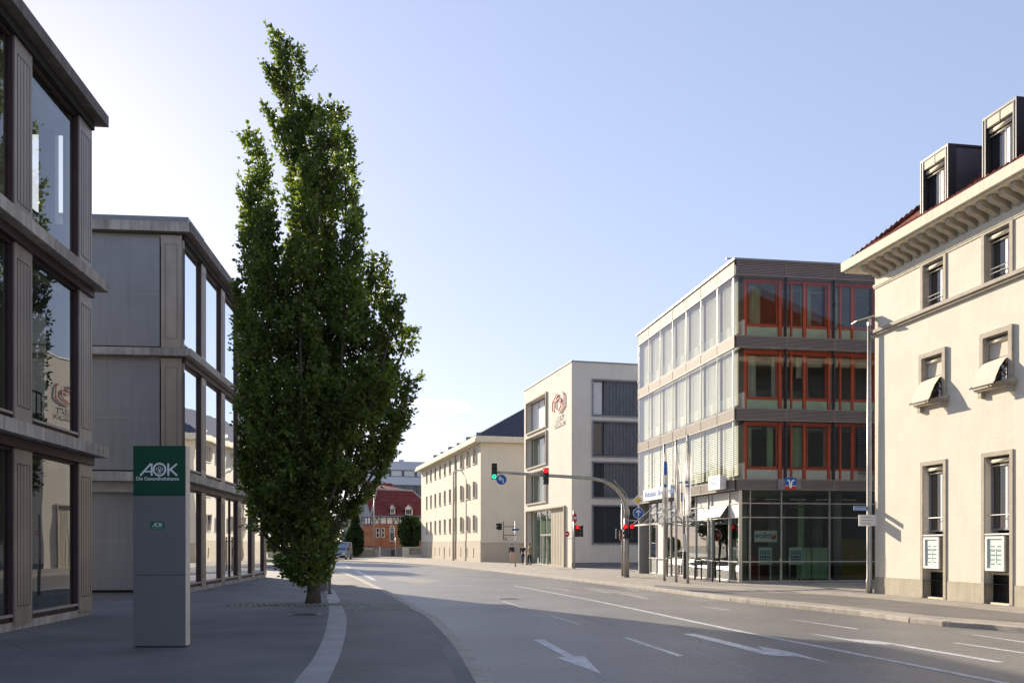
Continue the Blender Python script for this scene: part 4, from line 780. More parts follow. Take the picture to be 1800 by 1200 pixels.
Z3 = (strz+.06, RR.z(1640, 452)-.12); Z2 = (RR.z(1617, 717)+.16-.0, RR.z(1617, 623.4)-.17); ZG = (.0, RR.z(1618, 811)-.15)
for x in cols:
    for (a, b) in (Z3, Z2, ZG): W.append((x-wid/2, x+wid/2, a, b))
PZR = .55
CO = 10.93
mb = MB(); wall(mb, RR, 0, LR, PZR, CO, [(a, b, max(c_, PZR), d) for a, b, c_, d in W], .42); wall(mb, RE, 0, 12, PZR, CO, [], .2); mb.build('wall', M['plaster'], cb)
mb = MB(); wall(mb, RR, 0, LR, 0, PZR, [(a, b, 0, PZR) for a, b, c_, d in W if c_ < .1], .42, -.015); RR.box(mb, -.015, 0.0, -.015, .0, 0, PZR); mb.build('plinth', M['plinth'], cb)
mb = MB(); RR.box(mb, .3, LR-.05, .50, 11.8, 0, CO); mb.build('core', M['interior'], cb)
mb = MB(); RR.box(mb, LR, LR+.2, .0, 12, 0, CO); RR.box(mb, 0, LR, 11.85, 12.0, 0, CO); mb.build('side_wall', M['plaster'], cb)
OV = .79
mb = MB(); RR.box(mb, -OV, LR+OV, -OV, 12.5, CO, CO+.30); cor = mb.build('cornice', M['stonelight'], cb)
mb = MB(); RR.box(mb, -OV+.10, LR+OV-.1, -OV+.10, 12.4, CO-.06, CO-.002); RR.box(mb, -.09, LR, -.09, 0.0, CO-.16, CO-.063); mb.build('soffit_moulding', M['stonelight'], cb)
mb = MB(); RR.box(mb, -.05, LR, -.05, .0, 10.22, 10.30); RR.box(mb, -.03, LR, -.03, .0, 10.17, 10.215); mb.build('frieze_moulding', M['stonelight'], cb)
mb = MB(); RR.box(mb, -.16, LR, -.16, .0, strz-.10, strz); RR.box(mb, -.10, LR, -.10, .0, strz-.17, strz-.103); mb.build('string_course', M['stone'], cb)
# curved brackets
prof = [(0, .0), (-.56, .0), (-.58, -.06), (-.55, -.14), (-.46, -.19), (-.34, -.22), (-.2, -.28), (-.09, -.36), (0, -.40)]
for k in range(int(LR/.44)):
    x = .22+k*.44; mb = MB(); n = len(prof); zc_ = CO-.062
    vs = [RR.P(x-.10, y_, zc_+z_) for y_, z_ in prof]+[RR.P(x+.10, y_, zc_+z_) for y_, z_ in prof]
    mb.add(vs, [tuple(range(n)), tuple(range(2*n-1, n-1, -1))]+[(i, i+n, (i+1) % n+n, (i+1) % n) for i in range(n)]); mb.build('bracket', M['stone'], cb)
# windows
for ci, x in enumerate(cols):
    a, b = x-wid/2, x+wid/2
    for kind_, (z0, z1) in (('top', Z3), ('mid', Z2), ('low', ZG)):
        zlow = z0 if kind_ != 'low' else RR.z(1640, 936)
        mb = MB(); t = .12 if kind_ != 'mid' else .14; pr = -.035 if kind_ != 'mid' else -.075
        zs0 = z0 if kind_ != 'low' else .02
        RR.box(mb, a-t, a, pr, .02, zs0, z1+t); RR.box(mb, b, b+t, pr, .02, zs0, z1+t); RR.box(mb, a, b, pr, .02, z1, z1+t)
        if kind_ != 'low':
            for (q0, q1) in ((a, a+.02), (b-.02, b)): RR.box(mb, q0, q1, .02, .3, z0, z1)
            RR.box(mb, a+.02, b-.02, .02, .3, z1-.02, z1)
        sur = mb.build('window', M['stone'], cb)
        yw = .22
        simple_window(sur, RR, a+.02, b-.02, zlow+.04, z1-.03, yw, M['graypan'], M['dglass'], .05, mull=(), name='frame')
        mb = MB(); RR.box(mb, x+.10, x+.17, yw-.05, yw+.03, zlow+.09, z1-.3); mb.build('mullion', M['white'], sur)
        if kind_ != 'mid':
            c_ = curtain(RR, x+.19, b-.08, zlow+.1, z1-.2, yw-.055, sur, M['offwhite']); c_.name = 'curtain'
        mb = MB(); mb.tube([RR.P(a+.03, .10, z1-.12), RR.P(b-.03, .10, z1-.12)], .055, 12); mb.tube([RR.P(a+.03, .15, z1-.25), RR.P(b-.03, .15, z1-.25)], .018, 8); mb.build('blind_roller', M['stonelight'], sur, smooth=True)
        if kind_ == 'top' or kind_ == 'low':
            mb = MB(); zr = zlow+(.32 if kind_ == 'top' else .45)
            mb.tube([RR.P(a+.03, .05, zr), RR.P(b-.03, .05, zr)], .014, 6)
            if kind_ == 'top': mb.tube([RR.P(a+.03, .05, zr-.12), RR.P(b-.03, .05, zr-.12)], .012, 6)
            mb.build('guard_rail', M['alu'], sur)
        if kind_ == 'mid':
            mb = MB(); RR.box(mb, a-.26, b+.26, -.2, .25, z0-.10, z0-.002); RR.box(mb, a-.24, b+.24, -.16, .0, z0-.15, z0-.102)
            for s_ in (a-.14, b+.02): RR.box(mb, s_, s_+.14, -.12, .0, z0-.32, z0-.153)
            mb.build('sill', M['stone'], sur)
            # drop-arm awning
            zm = z0+(z1-z0)*.53; zb_ = z0+(z1-z0)*.10+.05; oo = -.62
            mb = MB(); mb.quad(RR.P(a+.04, .13, z1-.15), RR.P(b-.04, .13, z1-.15), RR.P(b-.04, .10, zm), RR.P(a+.04, .10, zm))
            pts = [(.10, zm)]+[(.10+(oo-.10)*math.sin(t_*math.pi/2*.9)/math.sin(math.pi/2*.9)*.95+0, zm+(zb_+.32-zm)*t_) for t_ in (.25, .5, .75, 1)]
            pts = [(.10, zm), (-.12, zm-.12), (-.28, zm-.34), (-.39, zm-.58), (-.46, zm-.78)]
            for (y0, za_), (y1, zb2) in zip(pts[:-1], pts[1:]): mb.quad(RR.P(a+.04, y0, za_), RR.P(b-.04, y0, za_), RR.P(b-.04, y1, zb2), RR.P(a+.04, y1, zb2))
            mb.build('awning', M['awning'], sur, smooth=False)
            mb = MB()
            for s_ in (a+.05, b-.05):
                mb.tube([RR.P(s_, .08, z0+.62), RR.P(s_, -.46, zm-.77)], .015, 6)
            mb.tube([RR.P(a+.04, .10, zm), RR.P(b-.04, .10, zm)], .016, 6); mb.tube([RR.P(a, -.47, zm-.79), RR.P(b, -.47, zm-.79)], .02, 6)
            mb.tube([RR.P(a, -.02, z0+.28), RR.P(b, -.02, z0+.28)], .012, 6); mb.tube([RR.P(b-.10, -.02, z0), RR.P(b-.10, -.02, z0+.45)], .014, 6); mb.build('awning_arm', M['black'], sur)
        if kind_ == 'low':
            mb = MB(); RR.box(mb, a, b, .05, .36, zlow-.10, zlow-.05); RR.box(mb, a+.02, b-.02, -.03, .05, zlow-.09, zlow-.055); mb.build('sill', M['white'], sur)
            mb = MB(); RR.box(mb, a, b, .24, .38, .86, zlow-.10); mb.build('spandrel', M['stone'], sur)
            mb = MB(); RR.box(mb, a, b, .2, .4, .80, .86); mb.build('lintel', M['stonelight'], sur); mb = MB(); RR.box(mb, a+.25, b-.01, -.02, .1, .0, .05); mb.build('threshold', M['stonelight'], sur)
            mb = MB(); RR.box(mb, a, b, .30, .34, .02, .8); n = 16
            for k in range(n): xx = a+(b-a)*k/n; RR.box(mb, xx+.005, xx+(b-a)/n*.5, .25, .30, .04, .8)
            mb.build('vent_grille', M['vent'], sur)
            # display case hung in front
            if True:
                lab = 'white display case on the cream facade, nearer the street lamp' if ci == 0 else 'white display case on the cream facade, nearest the right edge of the photo' if ci == 1 else None
                if lab:
                    dc = root('display_case', RR.P(x, .05, 1.5), lab, 'display case', 'display cases on the cream facade'); z0_, z1_ = RR.z(1640, 998, -.05), RR.z(1640, 944, -.05); a_, b_ = x-wid*.42, x+wid*.30
                    mb = MB(); RR.box(mb, a_, b_, .0, .22, z0_, z1_); mb.build('case', M['alu'], dc); mb = MB(); frame_mb(mb, RR, a_-.01, b_+.01, z0_-.01, z1_+.01, -.05, -.001, .07); mb.build('frame', M['white'], dc)
                    mb = MB(); RR.box(mb, a_+.07, b_-.07, -.012, -.002, z0_+.07, z1_-.07); pp = mb.build('poster', M['poster'], dc)
                    mb = MB(); wd = b_-a_-.14
                    for i in range(2):
                        for j in range(2): RR.box(mb, a_+.07+wd*(.12+.44*i), a_+.07+wd*(.12+.44*i)+.012, -.016, -.013, z0_+.2, z1_-.35); 
                    RR.box(mb, a_+.07+wd*.1, b_-.07-wd*.1, -.0165, -.013, z0_+.42, z0_+.435); RR.box(mb, a_+.07+wd*.1, b_-.07-wd*.1, -.0165, -.013, z1_-.36, z1_-.345); mb.build('grid_lines', M['posterblue'], pp)
                    for i in range(2):
                        for j in range(5): mb = MB(); RR.box(mb, a_+.07+wd*(.18+.44*i), a_+.07+wd*(.44+.44*i), -.0162, -.013, z0_+.16+j*.12, z0_+.19+j*.12); mb.build('print', M['print'], pp)
# hip roof with red tiles and dormers
rb = CO+.302; P = RR.P; q = [P(-.55, -.55, rb), P(LR+.5, -.55, rb), P(LR+.5, 12.4, rb), P(-.55, 12.4, rb)]; hr = 5.6; r1 = P(6.2, 6.0, rb+hr); r2 = P(LR-6.2, 6, rb+hr)
mb = MB(); mb.add(q+[r1, r2], [(0, 1, 5, 4), (1, 2, 5), (2, 3, 4, 5), (3, 0, 4)]); mb.build('roof', M['tile'], cb)
mb = MB()
for k in range(60):   # hip tiles
    t = k/60; p = q[0].lerp(r1, t); p2 = q[0].lerp(r1, (k+.9)/60)
    mb.tube([p+Vector((0, 0, .02)), p2+Vector((0, 0, .05))], [.10, .13], 8)
mb.build('hip_tiles', M['tile'], cb)
mb = MB()
for k in range(int(LR/.25)): x = -.4+k*.25; mb.tube([P(x, -.52, rb+.02), P(x, -.15, rb+.38)], [.075, .075], 8)
mb.build('eave_tiles', M['tile'], cb)
d1a, d1b = RR.u(1621, -.1), RR.u(1667, -.1); d2a, d2b = RR.u(1729.5, -.1), RR.u(1788, -.1); dw = ((d1b-d1a)+(d2b-d2a))/2; dc_ = (d1a+d1b)/2; dp = (d2a+d2b)/2-dc_; dzt = RR.z(1621, 287, -.1)
for k in range(6):
    x0_, x1_ = dc_-dw/2+dp*k, dc_+dw/2+dp*k
    if x1_ > LR-1: break
    mb = MB(); z0_ = rb+.0
    P = RR.P
    RR.box(mb, x0_, x1_, .12, 3.6, z0_, dzt-.02); body = mb.build('dormer', M['zinc'], cb)
    mb = MB(); RR.box(mb, x0_-.03, x1_+.03, -.14, 3.7, dzt-.02, dzt+.05)
    for s0 in (x0_-.03, x0_+.07, x1_-.11, x1_-.01): RR.box(mb, s0, s0+.04, -.14, .12, z0_, dzt-.02)
    for y_ in (1.2, 2.3): RR.box(mb, x1_, x1_+.015, y_, y_+.03, z0_, dzt-.02)
    mb.build('seam', M['zincdark'], body)
    mb = MB(); RR.box(mb, x0_+.01, x0_+.07, -.12, .12, z0_, dzt-.02); RR.box(mb, x1_-.07, x1_-.01, -.12, .12, z0_, dzt-.02); RR.box(mb, x0_+.11, x1_-.11, -.12, .12, dzt-.27, dzt-.02); mb.build('fascia', M['stonelight'], body)
    mb = MB(); xm = (x0_+x1_)/2; RR.box(mb, xm-.02, xm+.02, -.13, -.10, dzt-.3, dzt); mb.build('seam', M['zincdark'], body)
    simple_window(body, RR, x0_+.12, x1_-.12, z0_+.05, dzt-.28, .08, M['zincdark'], M['dglass'], .07)
    mb = MB(); RR.box(mb, xm+.12, xm+.22, .02, .09, z0_+.1, dzt-.55); mb.build('mullion', M['white'], body)
    curtain(RR, xm-.12, x1_-.2, z0_+.1, dzt-.5, .066, body, M['offwhite'])
    mb = MB(); mb.tube([P(x0_+.12, .0, dzt-.36), P(x1_-.12, .0, dzt-.36)], .06, 12); mb.tube([P(x0_+.12, .0, dzt-.5), P(x1_-.12, .0, dzt-.5)], .02, 8); mb.build('blind_roller', M['stonelight'], body, smooth=True)
# ---- street lamp with signs
pl = Vector((11.97, 30.5, 0)); lf = Fr((pl.x, pl.y), (1, 0))
la = root('street_lamp', pl, 'tall grey street lamp carrying two signs at the cream building corner', 'street lamp')
mb = MB(); mb.tube([pl, pl+Vector((0, 0, .45)), pl+Vector((0, 0, .5)), pl+Vector((0, 0, 4.0)), pl+Vector((0, 0, 9.0))], [.10, .10, .085, .08, .058], 16); mb.build('pole', M['steel'], la, smooth=True)
mb = MB(); zt_ = 9.1; mb.hexa([lf.P(-.52, -.22, zt_-.06), lf.P(.12, -.22, zt_+.12), lf.P(.12, .22, zt_+.12), lf.P(-.52, .22, zt_-.06), lf.P(-.52, -.22, zt_-.02), lf.P(.12, -.22, zt_+.17), lf.P(.12, .22, zt_+.17), lf.P(-.52, .22, zt_-.02)]); lf.box(mb, -.05, .06, -.06, .06, 8.95, 9.18); mb.build('lamp_head', M['alu'], la, bevel=.01)
zL = lambda py: H+(HY-py)*pl.y/FPX
xL = lambda px: (px-CX)/FPX*pl.y-pl.x
mb = MB(); lf.box(mb, xL(1500.5), -.08, -.015, .015, zL(896.5), zL(889)); sg = mb.build('street_name_sign', M['blue'], la); text('Frauenstraße', .105, lf, (xL(1500.5)-.1)/2, zL(892.7), -.018, M['letter'], 'lettering', sg, sx=.68); mb = MB(); frame_mb(mb, lf, xL(1500.5), -.08, zL(896.5), zL(889), -.0165, -.0155, .008); mb.build('border', M['letter'], sg)
mb = MB(); lf.box(mb, xL(1507), xL(1543), -.13, -.10, zL(924), zL(904.5)); sg = mb.build('info_sign', M['white'], la)
for i, s_ in enumerate(('↑ Kreiskrankenhaus', '→ Stadthalle Museum', '← Zentrum Rathaus')):
    text(s_[2:], .075, lf, xL(1511), zL(908.5+i*5.4), -.134, M['green'], 'lettering', sg, ax='LEFT', sx=.62)
# ---- traffic signals and signs
def tlight(rt, F, x, zt_, w_, h_, y, lit=None, col='redlit', arrow=False, n=3, name='traffic_light'):
    mb = MB(); F.box(mb, x-w_/2, x+w_/2, y-.02, y+.16, zt_-h_, zt_); hs = mb.build(name, M['black'], rt, bevel=.02)
    for k in range(n):
        zc_ = zt_-h_*(k+.5)/n; r = min(w_*.40, h_/n*.42); on = lit == k
        mb = MB(); F.disc(mb, x, zc_, r, y-.035, y-.021, 18); mb.build('lamp', M['redlit'] if on and col == 'redlit' else M['greenlit'] if on else M['lens'], hs)
        if on and arrow:
            mb = MB(); F.stroke(mb, [(x, zc_-r*.6), (x, zc_+r*.4)], r*.25, y-.04, y-.036); F.stroke(mb, [(x-r*.45, zc_), (x, zc_+r*.5), (x+r*.45, zc_)], r*.25, y-.041, y-.036); mb.build('arrow', M['black'], hs)
        mb = MB(); 
        for a in range(12):
            t0, t1 = math.pi*(-.15+1.3*a/12), math.pi*(-.15+1.3*(a+1)/12); rr_ = r*1.12
            mb.quad(F.P(x+rr_*math.cos(t0), y-.02, zc_+rr_*math.sin(t0)), F.P(x+rr_*math.cos(t1), y-.02, zc_+rr_*math.sin(t1)), F.P(x+rr_*math.cos(t1)*.95, y-.20, zc_+rr_*math.sin(t1)*.95), F.P(x+rr_*math.cos(t0)*.95, y-.20, zc_+rr_*math.sin(t0)*.95))
        mb.build('visor', M['black'], hs)
    return hs
def disc_sign(rt, F, x, z, r, y, m, kind_, name):
    mb = MB(); F.disc(mb, x, z, r, y, y+.02, 32); s_ = mb.build(name, M['letter'], rt); mb = MB(); F.disc(mb, x, z, r*.93, y-.004, y-.001, 32); mb.build('face', m, s_)
    mb = MB(); yy = (y-.008, y-.005)
    if kind_ == 'up': F.stroke(mb, [(x, z-r*.6), (x, z+r*.5)], r*.22, *yy); F.stroke(mb, [(x-r*.42, z+r*.12), (x, z+r*.58), (x+r*.42, z+r*.12)], r*.2, y-.009, y-.005)
    if kind_ == 'left': F.stroke(mb, [(x+r*.3, z-r*.6), (x+r*.3, z+r*.05), (x+r*.18, z+r*.2), (x-r*.4, z+r*.2)], r*.22, *yy); F.stroke(mb, [(x-r*.1, z+r*.6), (x-r*.5, z+r*.2), (x-r*.1, z-r*.2)], r*.2, y-.009, y-.005)
    if kind_ == 'bar': F.box(mb, x-r*.7, x+r*.7, y-.008, y-.005, z-r*.16, z+r*.16)
    mb.build('symbol', M['letter'], s_); return s_
def at(px, Y): return (px-CX)/FPX*Y
mp_ = gp(1101, 1014); ym = mp_.y; zM = lambda py, Y=ym: H+(HY-py)*Y/FPX
gt = root('signal_gantry', mp_, 'curved grey signal mast reaching over the road with traffic lights and round arrow signs', 'traffic signal')
armp = [(1101, 1014, ym), (1101, 960, ym), (1101, 910, ym), (1102, 896, ym), (1099, 883, ym-.05), (1093, 870, ym-.1), (1085, 860, ym-.15), (1075, 852, ym-.25), (1062, 845, ym-.4), (1044, 841, ym-.5), (1006, 838, ym-.8), (964, 835.5, ym-1.1), (930, 833, ym-1.4), (868, 829.5, ym-1.8)]
P3 = [Vector((at(p, Y), Y, zM(q_, Y))) for p, q_, Y in armp]; P3[0].z = 0
mb = MB(); mb.tube(P3[:3], [.15, .13, .125], 14); mb.build('mast', M['steel'], gt, smooth=True)
mb = MB(); mb.tube(P3[2:], [.125, .12, .115, .11, .105, .10, .095, .09, .085, .08, .07, .06], 14); ar = mb.build('arm', M['steel'], gt, smooth=True)
mb = MB(); mb.tube([P3[5]+Vector((.18, 0, .12)), P3[7]+Vector((.12, 0, .22))], .02, 8); mb.tube([P3[4]+Vector((.2, 0, .02)), P3[5]+Vector((.18, 0, .12))], .02, 8); mb.build('stay', M['steel'], gt)
Fm = Fr((0, ym), (1, 0))
Ye = ym-1.8; Fe = Fr((0, Ye-.12), (1, 0)); tlight(gt, Fe, at(869, Ye), zM(814.5, Ye), .27, .76, -.05, 2, 'greenlit', True); disc_sign(gt, Fe, at(881.5, Ye), zM(843, Ye), .26, -.05, M['blue'], 'left', 'round_sign')
mb = MB(); Fe.box(mb, at(869, Ye), at(881, Ye), .0, .03, zM(830, Ye), zM(828, Ye)); Fe.box(mb, at(880.5, Ye), at(882.5, Ye), .0, .03, zM(843, Ye), zM(830, Ye)); mb.build('bracket', M['steel'], gt)
Y2 = ym-1.15; Fe = Fr((0, Y2-.12), (1, 0)); tlight(gt, Fe, at(959.5, Y2), zM(822.5, Y2), .28, .80, -.05, 0)
Fg = Fr((0, ym-.25), (1, 0)); tlight(gt, Fg, at(1098, ym), zM(920.5), .27, .74, 0, 0, 'redlit', True); tlight(gt, Fg, at(1109.5, ym), zM(920.5), .27, .74, 0, 0, 'redlit', True)
mb = MB(); Fg.box(mb, at(1101, ym), at(1124, ym), .08, .13, zM(915.5), zM(913.5)); Fg.box(mb, at(1120.5, ym), at(1122, ym), .08, .11, zM(914), zM(871)); mb.build('bracket', M['steel'], gt)
disc_sign(gt, Fg, at(1121, ym), zM(901.5), .265, .0, M['blue'], 'up', 'round_sign')
xd, zd = at(1120, ym), zM(879.5); mb = MB(); r = .27; Fg.prism(mb, [(xd-r, zd), (xd, zd-r), (xd+r, zd), (xd, zd+r)], 0, .02); dm = mb.build('diamond_sign', M['letter'], gt); r = .17; mb = MB(); Fg.prism(mb, [(xd-r, zd), (xd, zd-r), (xd+r, zd), (xd, zd+r)], -.004, -.001); mb.build('face', M['yellow'], dm)
# short pole beside it
p2 = gp(1094, 1011.8); y2 = p2.y; sp_ = root('signal_post', p2, 'short grey post behind the curved mast, with a narrow no entry sign and white octagon', 'traffic sign'); F2_ = Fr((0, y2-.1), (1, 0))
mb = MB(); mb.tube([p2, Vector((p2.x, p2.y, H+(HY-885)*y2/FPX))], .06, 12); mb.build('post', M['steel'], sp_, smooth=True)
z2 = lambda py: H+(HY-py)*y2/FPX
mb = MB(); xo, zo, ro = at(1100, y2), z2(900), .36; F2_.prism(mb, [(xo+ro*.62*math.cos(R(22.5+45*k)), zo+ro*math.sin(R(22.5+45*k))) for k in range(8)], .18, .2); mb.build('octagonal_sign', M['white'], sp_)
Fq = Fr((at(1090.5, y2), y2-.12), (.35, .94)); disc_sign(sp_, Fq, 0, z2(940), .28, 0, M['red'], 'bar', 'no_entry_sign')
Fq = Fr((at(1086, y2), y2-.05), (0, 1)); tlight(sp_, Fq, 0, z2(929), .22, .5, -.05, None, n=2)
# pole with no entry signs in front of the school
p3 = gp(1009, 999); y3 = p3.y; z3 = lambda py: H+(HY-py)*y3/FPX
s3 = root('signal_post', p3, 'grey signal post with two no entry signs in front of the school corner', 'traffic signal'); F3 = Fr((0, y3-.1), (1, 0))
mb = MB(); mb.tube([p3, Vector((p3.x, p3.y, z3(896)))], .07, 12); mb.build('post', M['steel'], s3, smooth=True)
mb = MB(); F3.box(mb, at(994, y3), at(1009, y3), .06, .1, z3(946.5), z3(945.5)); F3.box(mb, at(1009, y3), at(1023, y3), .06, .1, z3(943), z3(941)); F3.box(mb, at(1009, y3), at(1023, y3), .06, .1, z3(925), z3(923)); mb.build('bracket', M['steel'], s3)
disc_sign(s3, F3, at(996, y3), z3(938), .21, 0, M['red'], 'bar', 'no_entry_sign')
Fq = Fr((at(1010.5, y3), y3-.1), (.45, .9)); disc_sign(s3, Fq, 0, z3(910), .38, 0, M['red'], 'bar', 'no_entry_sign')
tlight(s3, F3, at(1015, y3), z3(922.5), .32, .80, 0, 0); Fq = Fr((at(1023, y3), y3+.1), (.2, -.98)); tlight(s3, Fq, 0, z3(922.5), .3, .8, -.1, None)
# pole with a frame by the walkers
p4 = gp(906, 995.6); y4 = p4.y; z4 = lambda py: H+(HY-py)*y4/FPX
s4 = root('signal_post', p4, 'thin signal post with a rectangular side frame and small street name plate beside the walkers', 'traffic signal'); F4 = Fr((0, y4), (1, 0))
mb = MB(); mb.tube([p4, Vector((p4.x, p4.y, z4(915)))], .05, 10); mb.build('post', M['steel'], s4, smooth=True)
mb = MB(); xl = at(885, y4); mb.tube([(xl, y4, z4(916)), (xl, y4, z4(948))], .03, 8); mb.tube([(xl, y4, z4(925)), (p4.x, y4, z4(925))], .025, 8); mb.tube([(xl, y4, z4(940)), (p4.x, y4, z4(940))], .025, 8); frame_mb(mb, F4, at(885.5, y4), at(891, y4), z4(949), z4(944), -.03, .03, .04); mb.build('side_frame', M['darkmetal'], s4)
tlight(s4, Fr((at(877, y4), y4), (.7, -.7)), 0, z4(919), .34, .5, 0, None, n=2)
mb = MB(); F4.box(mb, at(900, y4), at(912.5, y4), -.08, -.06, z4(932), z4(928.5)); mb.build('street_name_sign', M['blue'], s4)
mb = MB(); F4.box(mb, at(904.6, y4), at(907.4, y4), -.09, -.055, z4(951), z4(942)); mb.build('push_box', M['white'], s4)
p5 = gp(923.6, 989.5); y5 = p5.y; s5 = root('signal_post', p5, 'slim post with a small white box standing against the school wall edge', 'traffic signal'); z5 = lambda py: H+(HY-py)*y5/FPX
mb = MB(); mb.tube([p5, Vector((p5.x, p5.y, z5(940)))], .045, 8); mb.build('post', M['steel'], s5, smooth=True); F5 = Fr((0, y5-.1), (1, 0)); mb = MB(); F5.box(mb, at(922.3, y5), at(925, y5), 0, .1, z5(946), z5(940)); mb.build('box', M['white'], s5); mb = MB(); F5.box(mb, at(922.5, y5), at(924.8, y5), 0, .1, z5(952), z5(948.5)); mb.build('button', M['black'], s5)
# lamp pole in front of the ivory building
p6 = gp(797, 984.5); y6 = p6.y; z6 = lambda py: H+(HY-py)*y6/FPX; s6 = root('street_lamp', p6, 'slender lamp pole standing in front of the ivory facade', 'street lamp')
mb = MB(); mb.tube([p6, Vector((p6.x, p6.y, z6(829)))], [.11, .07], 10); mb.build('pole', M['stone'], s6, smooth=True); mb = MB(); mb.tube([(p6.x, y6, z6(829)), (p6.x+.25, y6, z6(826)), (p6.x+.5, y6, z6(826.5))], .04, 8); box(mb, p6.x+.35, p6.x+.8, y6-.1, y6+.1, z6(827.5), z6(825)); mb.build('lamp_head', M['alu'], s6)
# ---- flagpoles with limp flags
def flag(px, py, ztop, label, prof, blue):
    p = gp(px, py); rt = root('flagpole', p, label, 'flagpole', 'flagpoles in front of the bank'); mb = MB(); mb.tube([p, p+Vector((0, 0, ztop))], [.065, .045], 12); mb.build('pole', M['alu'], rt, smooth=True)
    mb = MB(); mb.tube([p+Vector((0, 0, ztop)), p+Vector((0, 0, ztop+.06))], [.06, .03], 10); mb.build('finial', M['darkmetal'], rt)
    mb = MB(); n = 26; m_ = 12; rows_ = []
    for j in range(n+1):
        t = j/n; z = prof[0][0]+(prof[-1][0]-prof[0][0])*t
        for (za, la_, ra_), (zb_, lb_, rb_) in zip(prof[:-1], prof[1:]):
            if za >= z >= zb_: s_ = (za-z)/(za-zb_+1e-9); l = la_+(lb_-la_)*s_; r_ = ra_+(rb_-ra_)*s_
        rows_.append([Vector((p.x+l+(r_-l)*i/m_, p.y-.09+.055*math.sin(i*1.45+t*3+px), z)) for i in range(m_+1)])
    vs = [v for rw in rows_ for v in rw]; mb.add(vs, [(j*(m_+1)+i, j*(m_+1)+i+1, (j+1)*(m_+1)+i+1, (j+1)*(m_+1)+i) for j in range(n) for i in range(m_)])
    fl = mb.build('flag', M['flagcloth'], rt, smooth=True)
    for (z0_, z1_, x0_, x1_) in blue:
        mb = MB(); mb.quad(p+Vector((x0_, -.155, z0_)), p+Vector((x1_, -.155, z0_)), p+Vector((x1_, -.155, z1_)), p+Vector((x0_, -.155, z1_))); mb.build('flag_print', M['blue'], fl)
flag(1168, 1020.5, 6.1, 'flagpole with a narrow limp flag with blue print, farthest from the bank corner', [(5.75, -.04, .03), (5.1, -.07, .12), (4.3, -.10, .14), (3.4, -.12, .16), (2.9, -.08, .12)], [(4.75, 5.35, -.05, .09), (4.2, 4.35, -.05, .08)])
flag(1188.5, 1022.5, 6.15, 'flagpole with the broadest limp flag, in the middle of the three poles', [(5.85, -.04, .04), (5.2, -.06, .12), (4.6, -.07, .30), (3.8, -.06, .33), (3.1, .0, .34), (2.85, .12, .36)], [(3.5, 3.9, .18, .26), (4.3, 4.36, .1, .25)])
flag(1209, 1024.7, 6.2, 'flagpole with a long twisted flag with dark print, nearest the bank corner', [(6.0, -.06, .03), (5.2, -.13, .14), (4.4, -.2, .12), (3.6, -.15, .12), (2.85, -.12, .12)], [(4.2, 4.3, -.15, .0), (4.05, 4.12, -.12, .02)])
# ---- hoops / info post in front of the bank
def hoop(px0, px1, py, h, label):
    a = gp(px0, py); b = Vector(((px1-CX)/FPX*(a.y-.1), a.y-.1, 0)); rt = root('bike_hoop', (a+b)/2, label, 'bike rack', 'dark bike hoops in front of the bank'); mb = MB()
    pts = [a, a+Vector((0, 0, h-.06)), a+(b-a)*.08+Vector((0, 0, h)), b+(a-b)*.08+Vector((0, 0, h)), b+Vector((0, 0, h-.06)), b]; mb.tube(pts, .035, 8); mb.build('hoop', M['black'], rt, smooth=False); mb = MB(); mb.tube([a+Vector((0, 0, h*.55)), b+Vector((0, 0, h*.55))], .02, 8); mb.build('crossbar', M['darkmetal'], rt)
hoop(1173, 1181, 1012.5, .95, 'black bike hoop by the farthest flagpole'); hoop(1221.5, 1233, 1018, .95, 'black bike hoop just right of the nearest flagpole'); hoop(1252.5, 1265, 1022.5, .95, 'black bike hoop under the tilted bank window')
p7 = gp(1203.5, 1016.5); rt = root('info_post', p7, 'white and dark square post standing between two flagpoles', 'post'); mb = MB(); box(mb, p7.x-.07, p7.x+.07, p7.y-.06, p7.y+.06, 0, 1.3); mb.build('shaft', M['darkmetal'], rt); mb = MB(); box(mb, p7.x-.08, p7.x+.08, p7.y-.07, p7.y+.07, 1.3, 2.15); mb.build('head', M['white'], rt)
# post and cabinet behind the tree
p8 = gp(579.5, 1043); rt = root('post', p8, 'thin grey metal post on the pale strip beside the tall tree', 'post'); mb = MB(); mb.tube([p8, p8+Vector((0, 0, 2.6))], .05, 12); mb.build('shaft', M['steel'], rt, smooth=True); mb = MB(); mb.tube([p8+Vector((0, 0, 0)), p8+Vector((0, 0, .03))], .09, 12); mb.build('base_plate', M['darkmetal'], rt)
p9 = gp(566, 1038); rt = root('utility_cabinet', p9, 'low grey utility cabinet partly hidden behind the tall tree trunk', 'cabinet'); mb = MB(); box(mb, p9.x-.28, p9.x+.18, p9.y, p9.y+.35, .05, 1.0); mb.build('body', M['pylon'], rt, bevel=.01); mb = MB(); box(mb, p9.x-.30, p9.x+.20, p9.y-.02, p9.y+.37, 1.0, 1.04); mb.build('lid', M['graypan'], rt); mb = MB(); box(mb, p9.x-.26, p9.x+.16, p9.y+.02, p9.y+.33, 0, .05); mb.build('base', M['graypan'], rt)
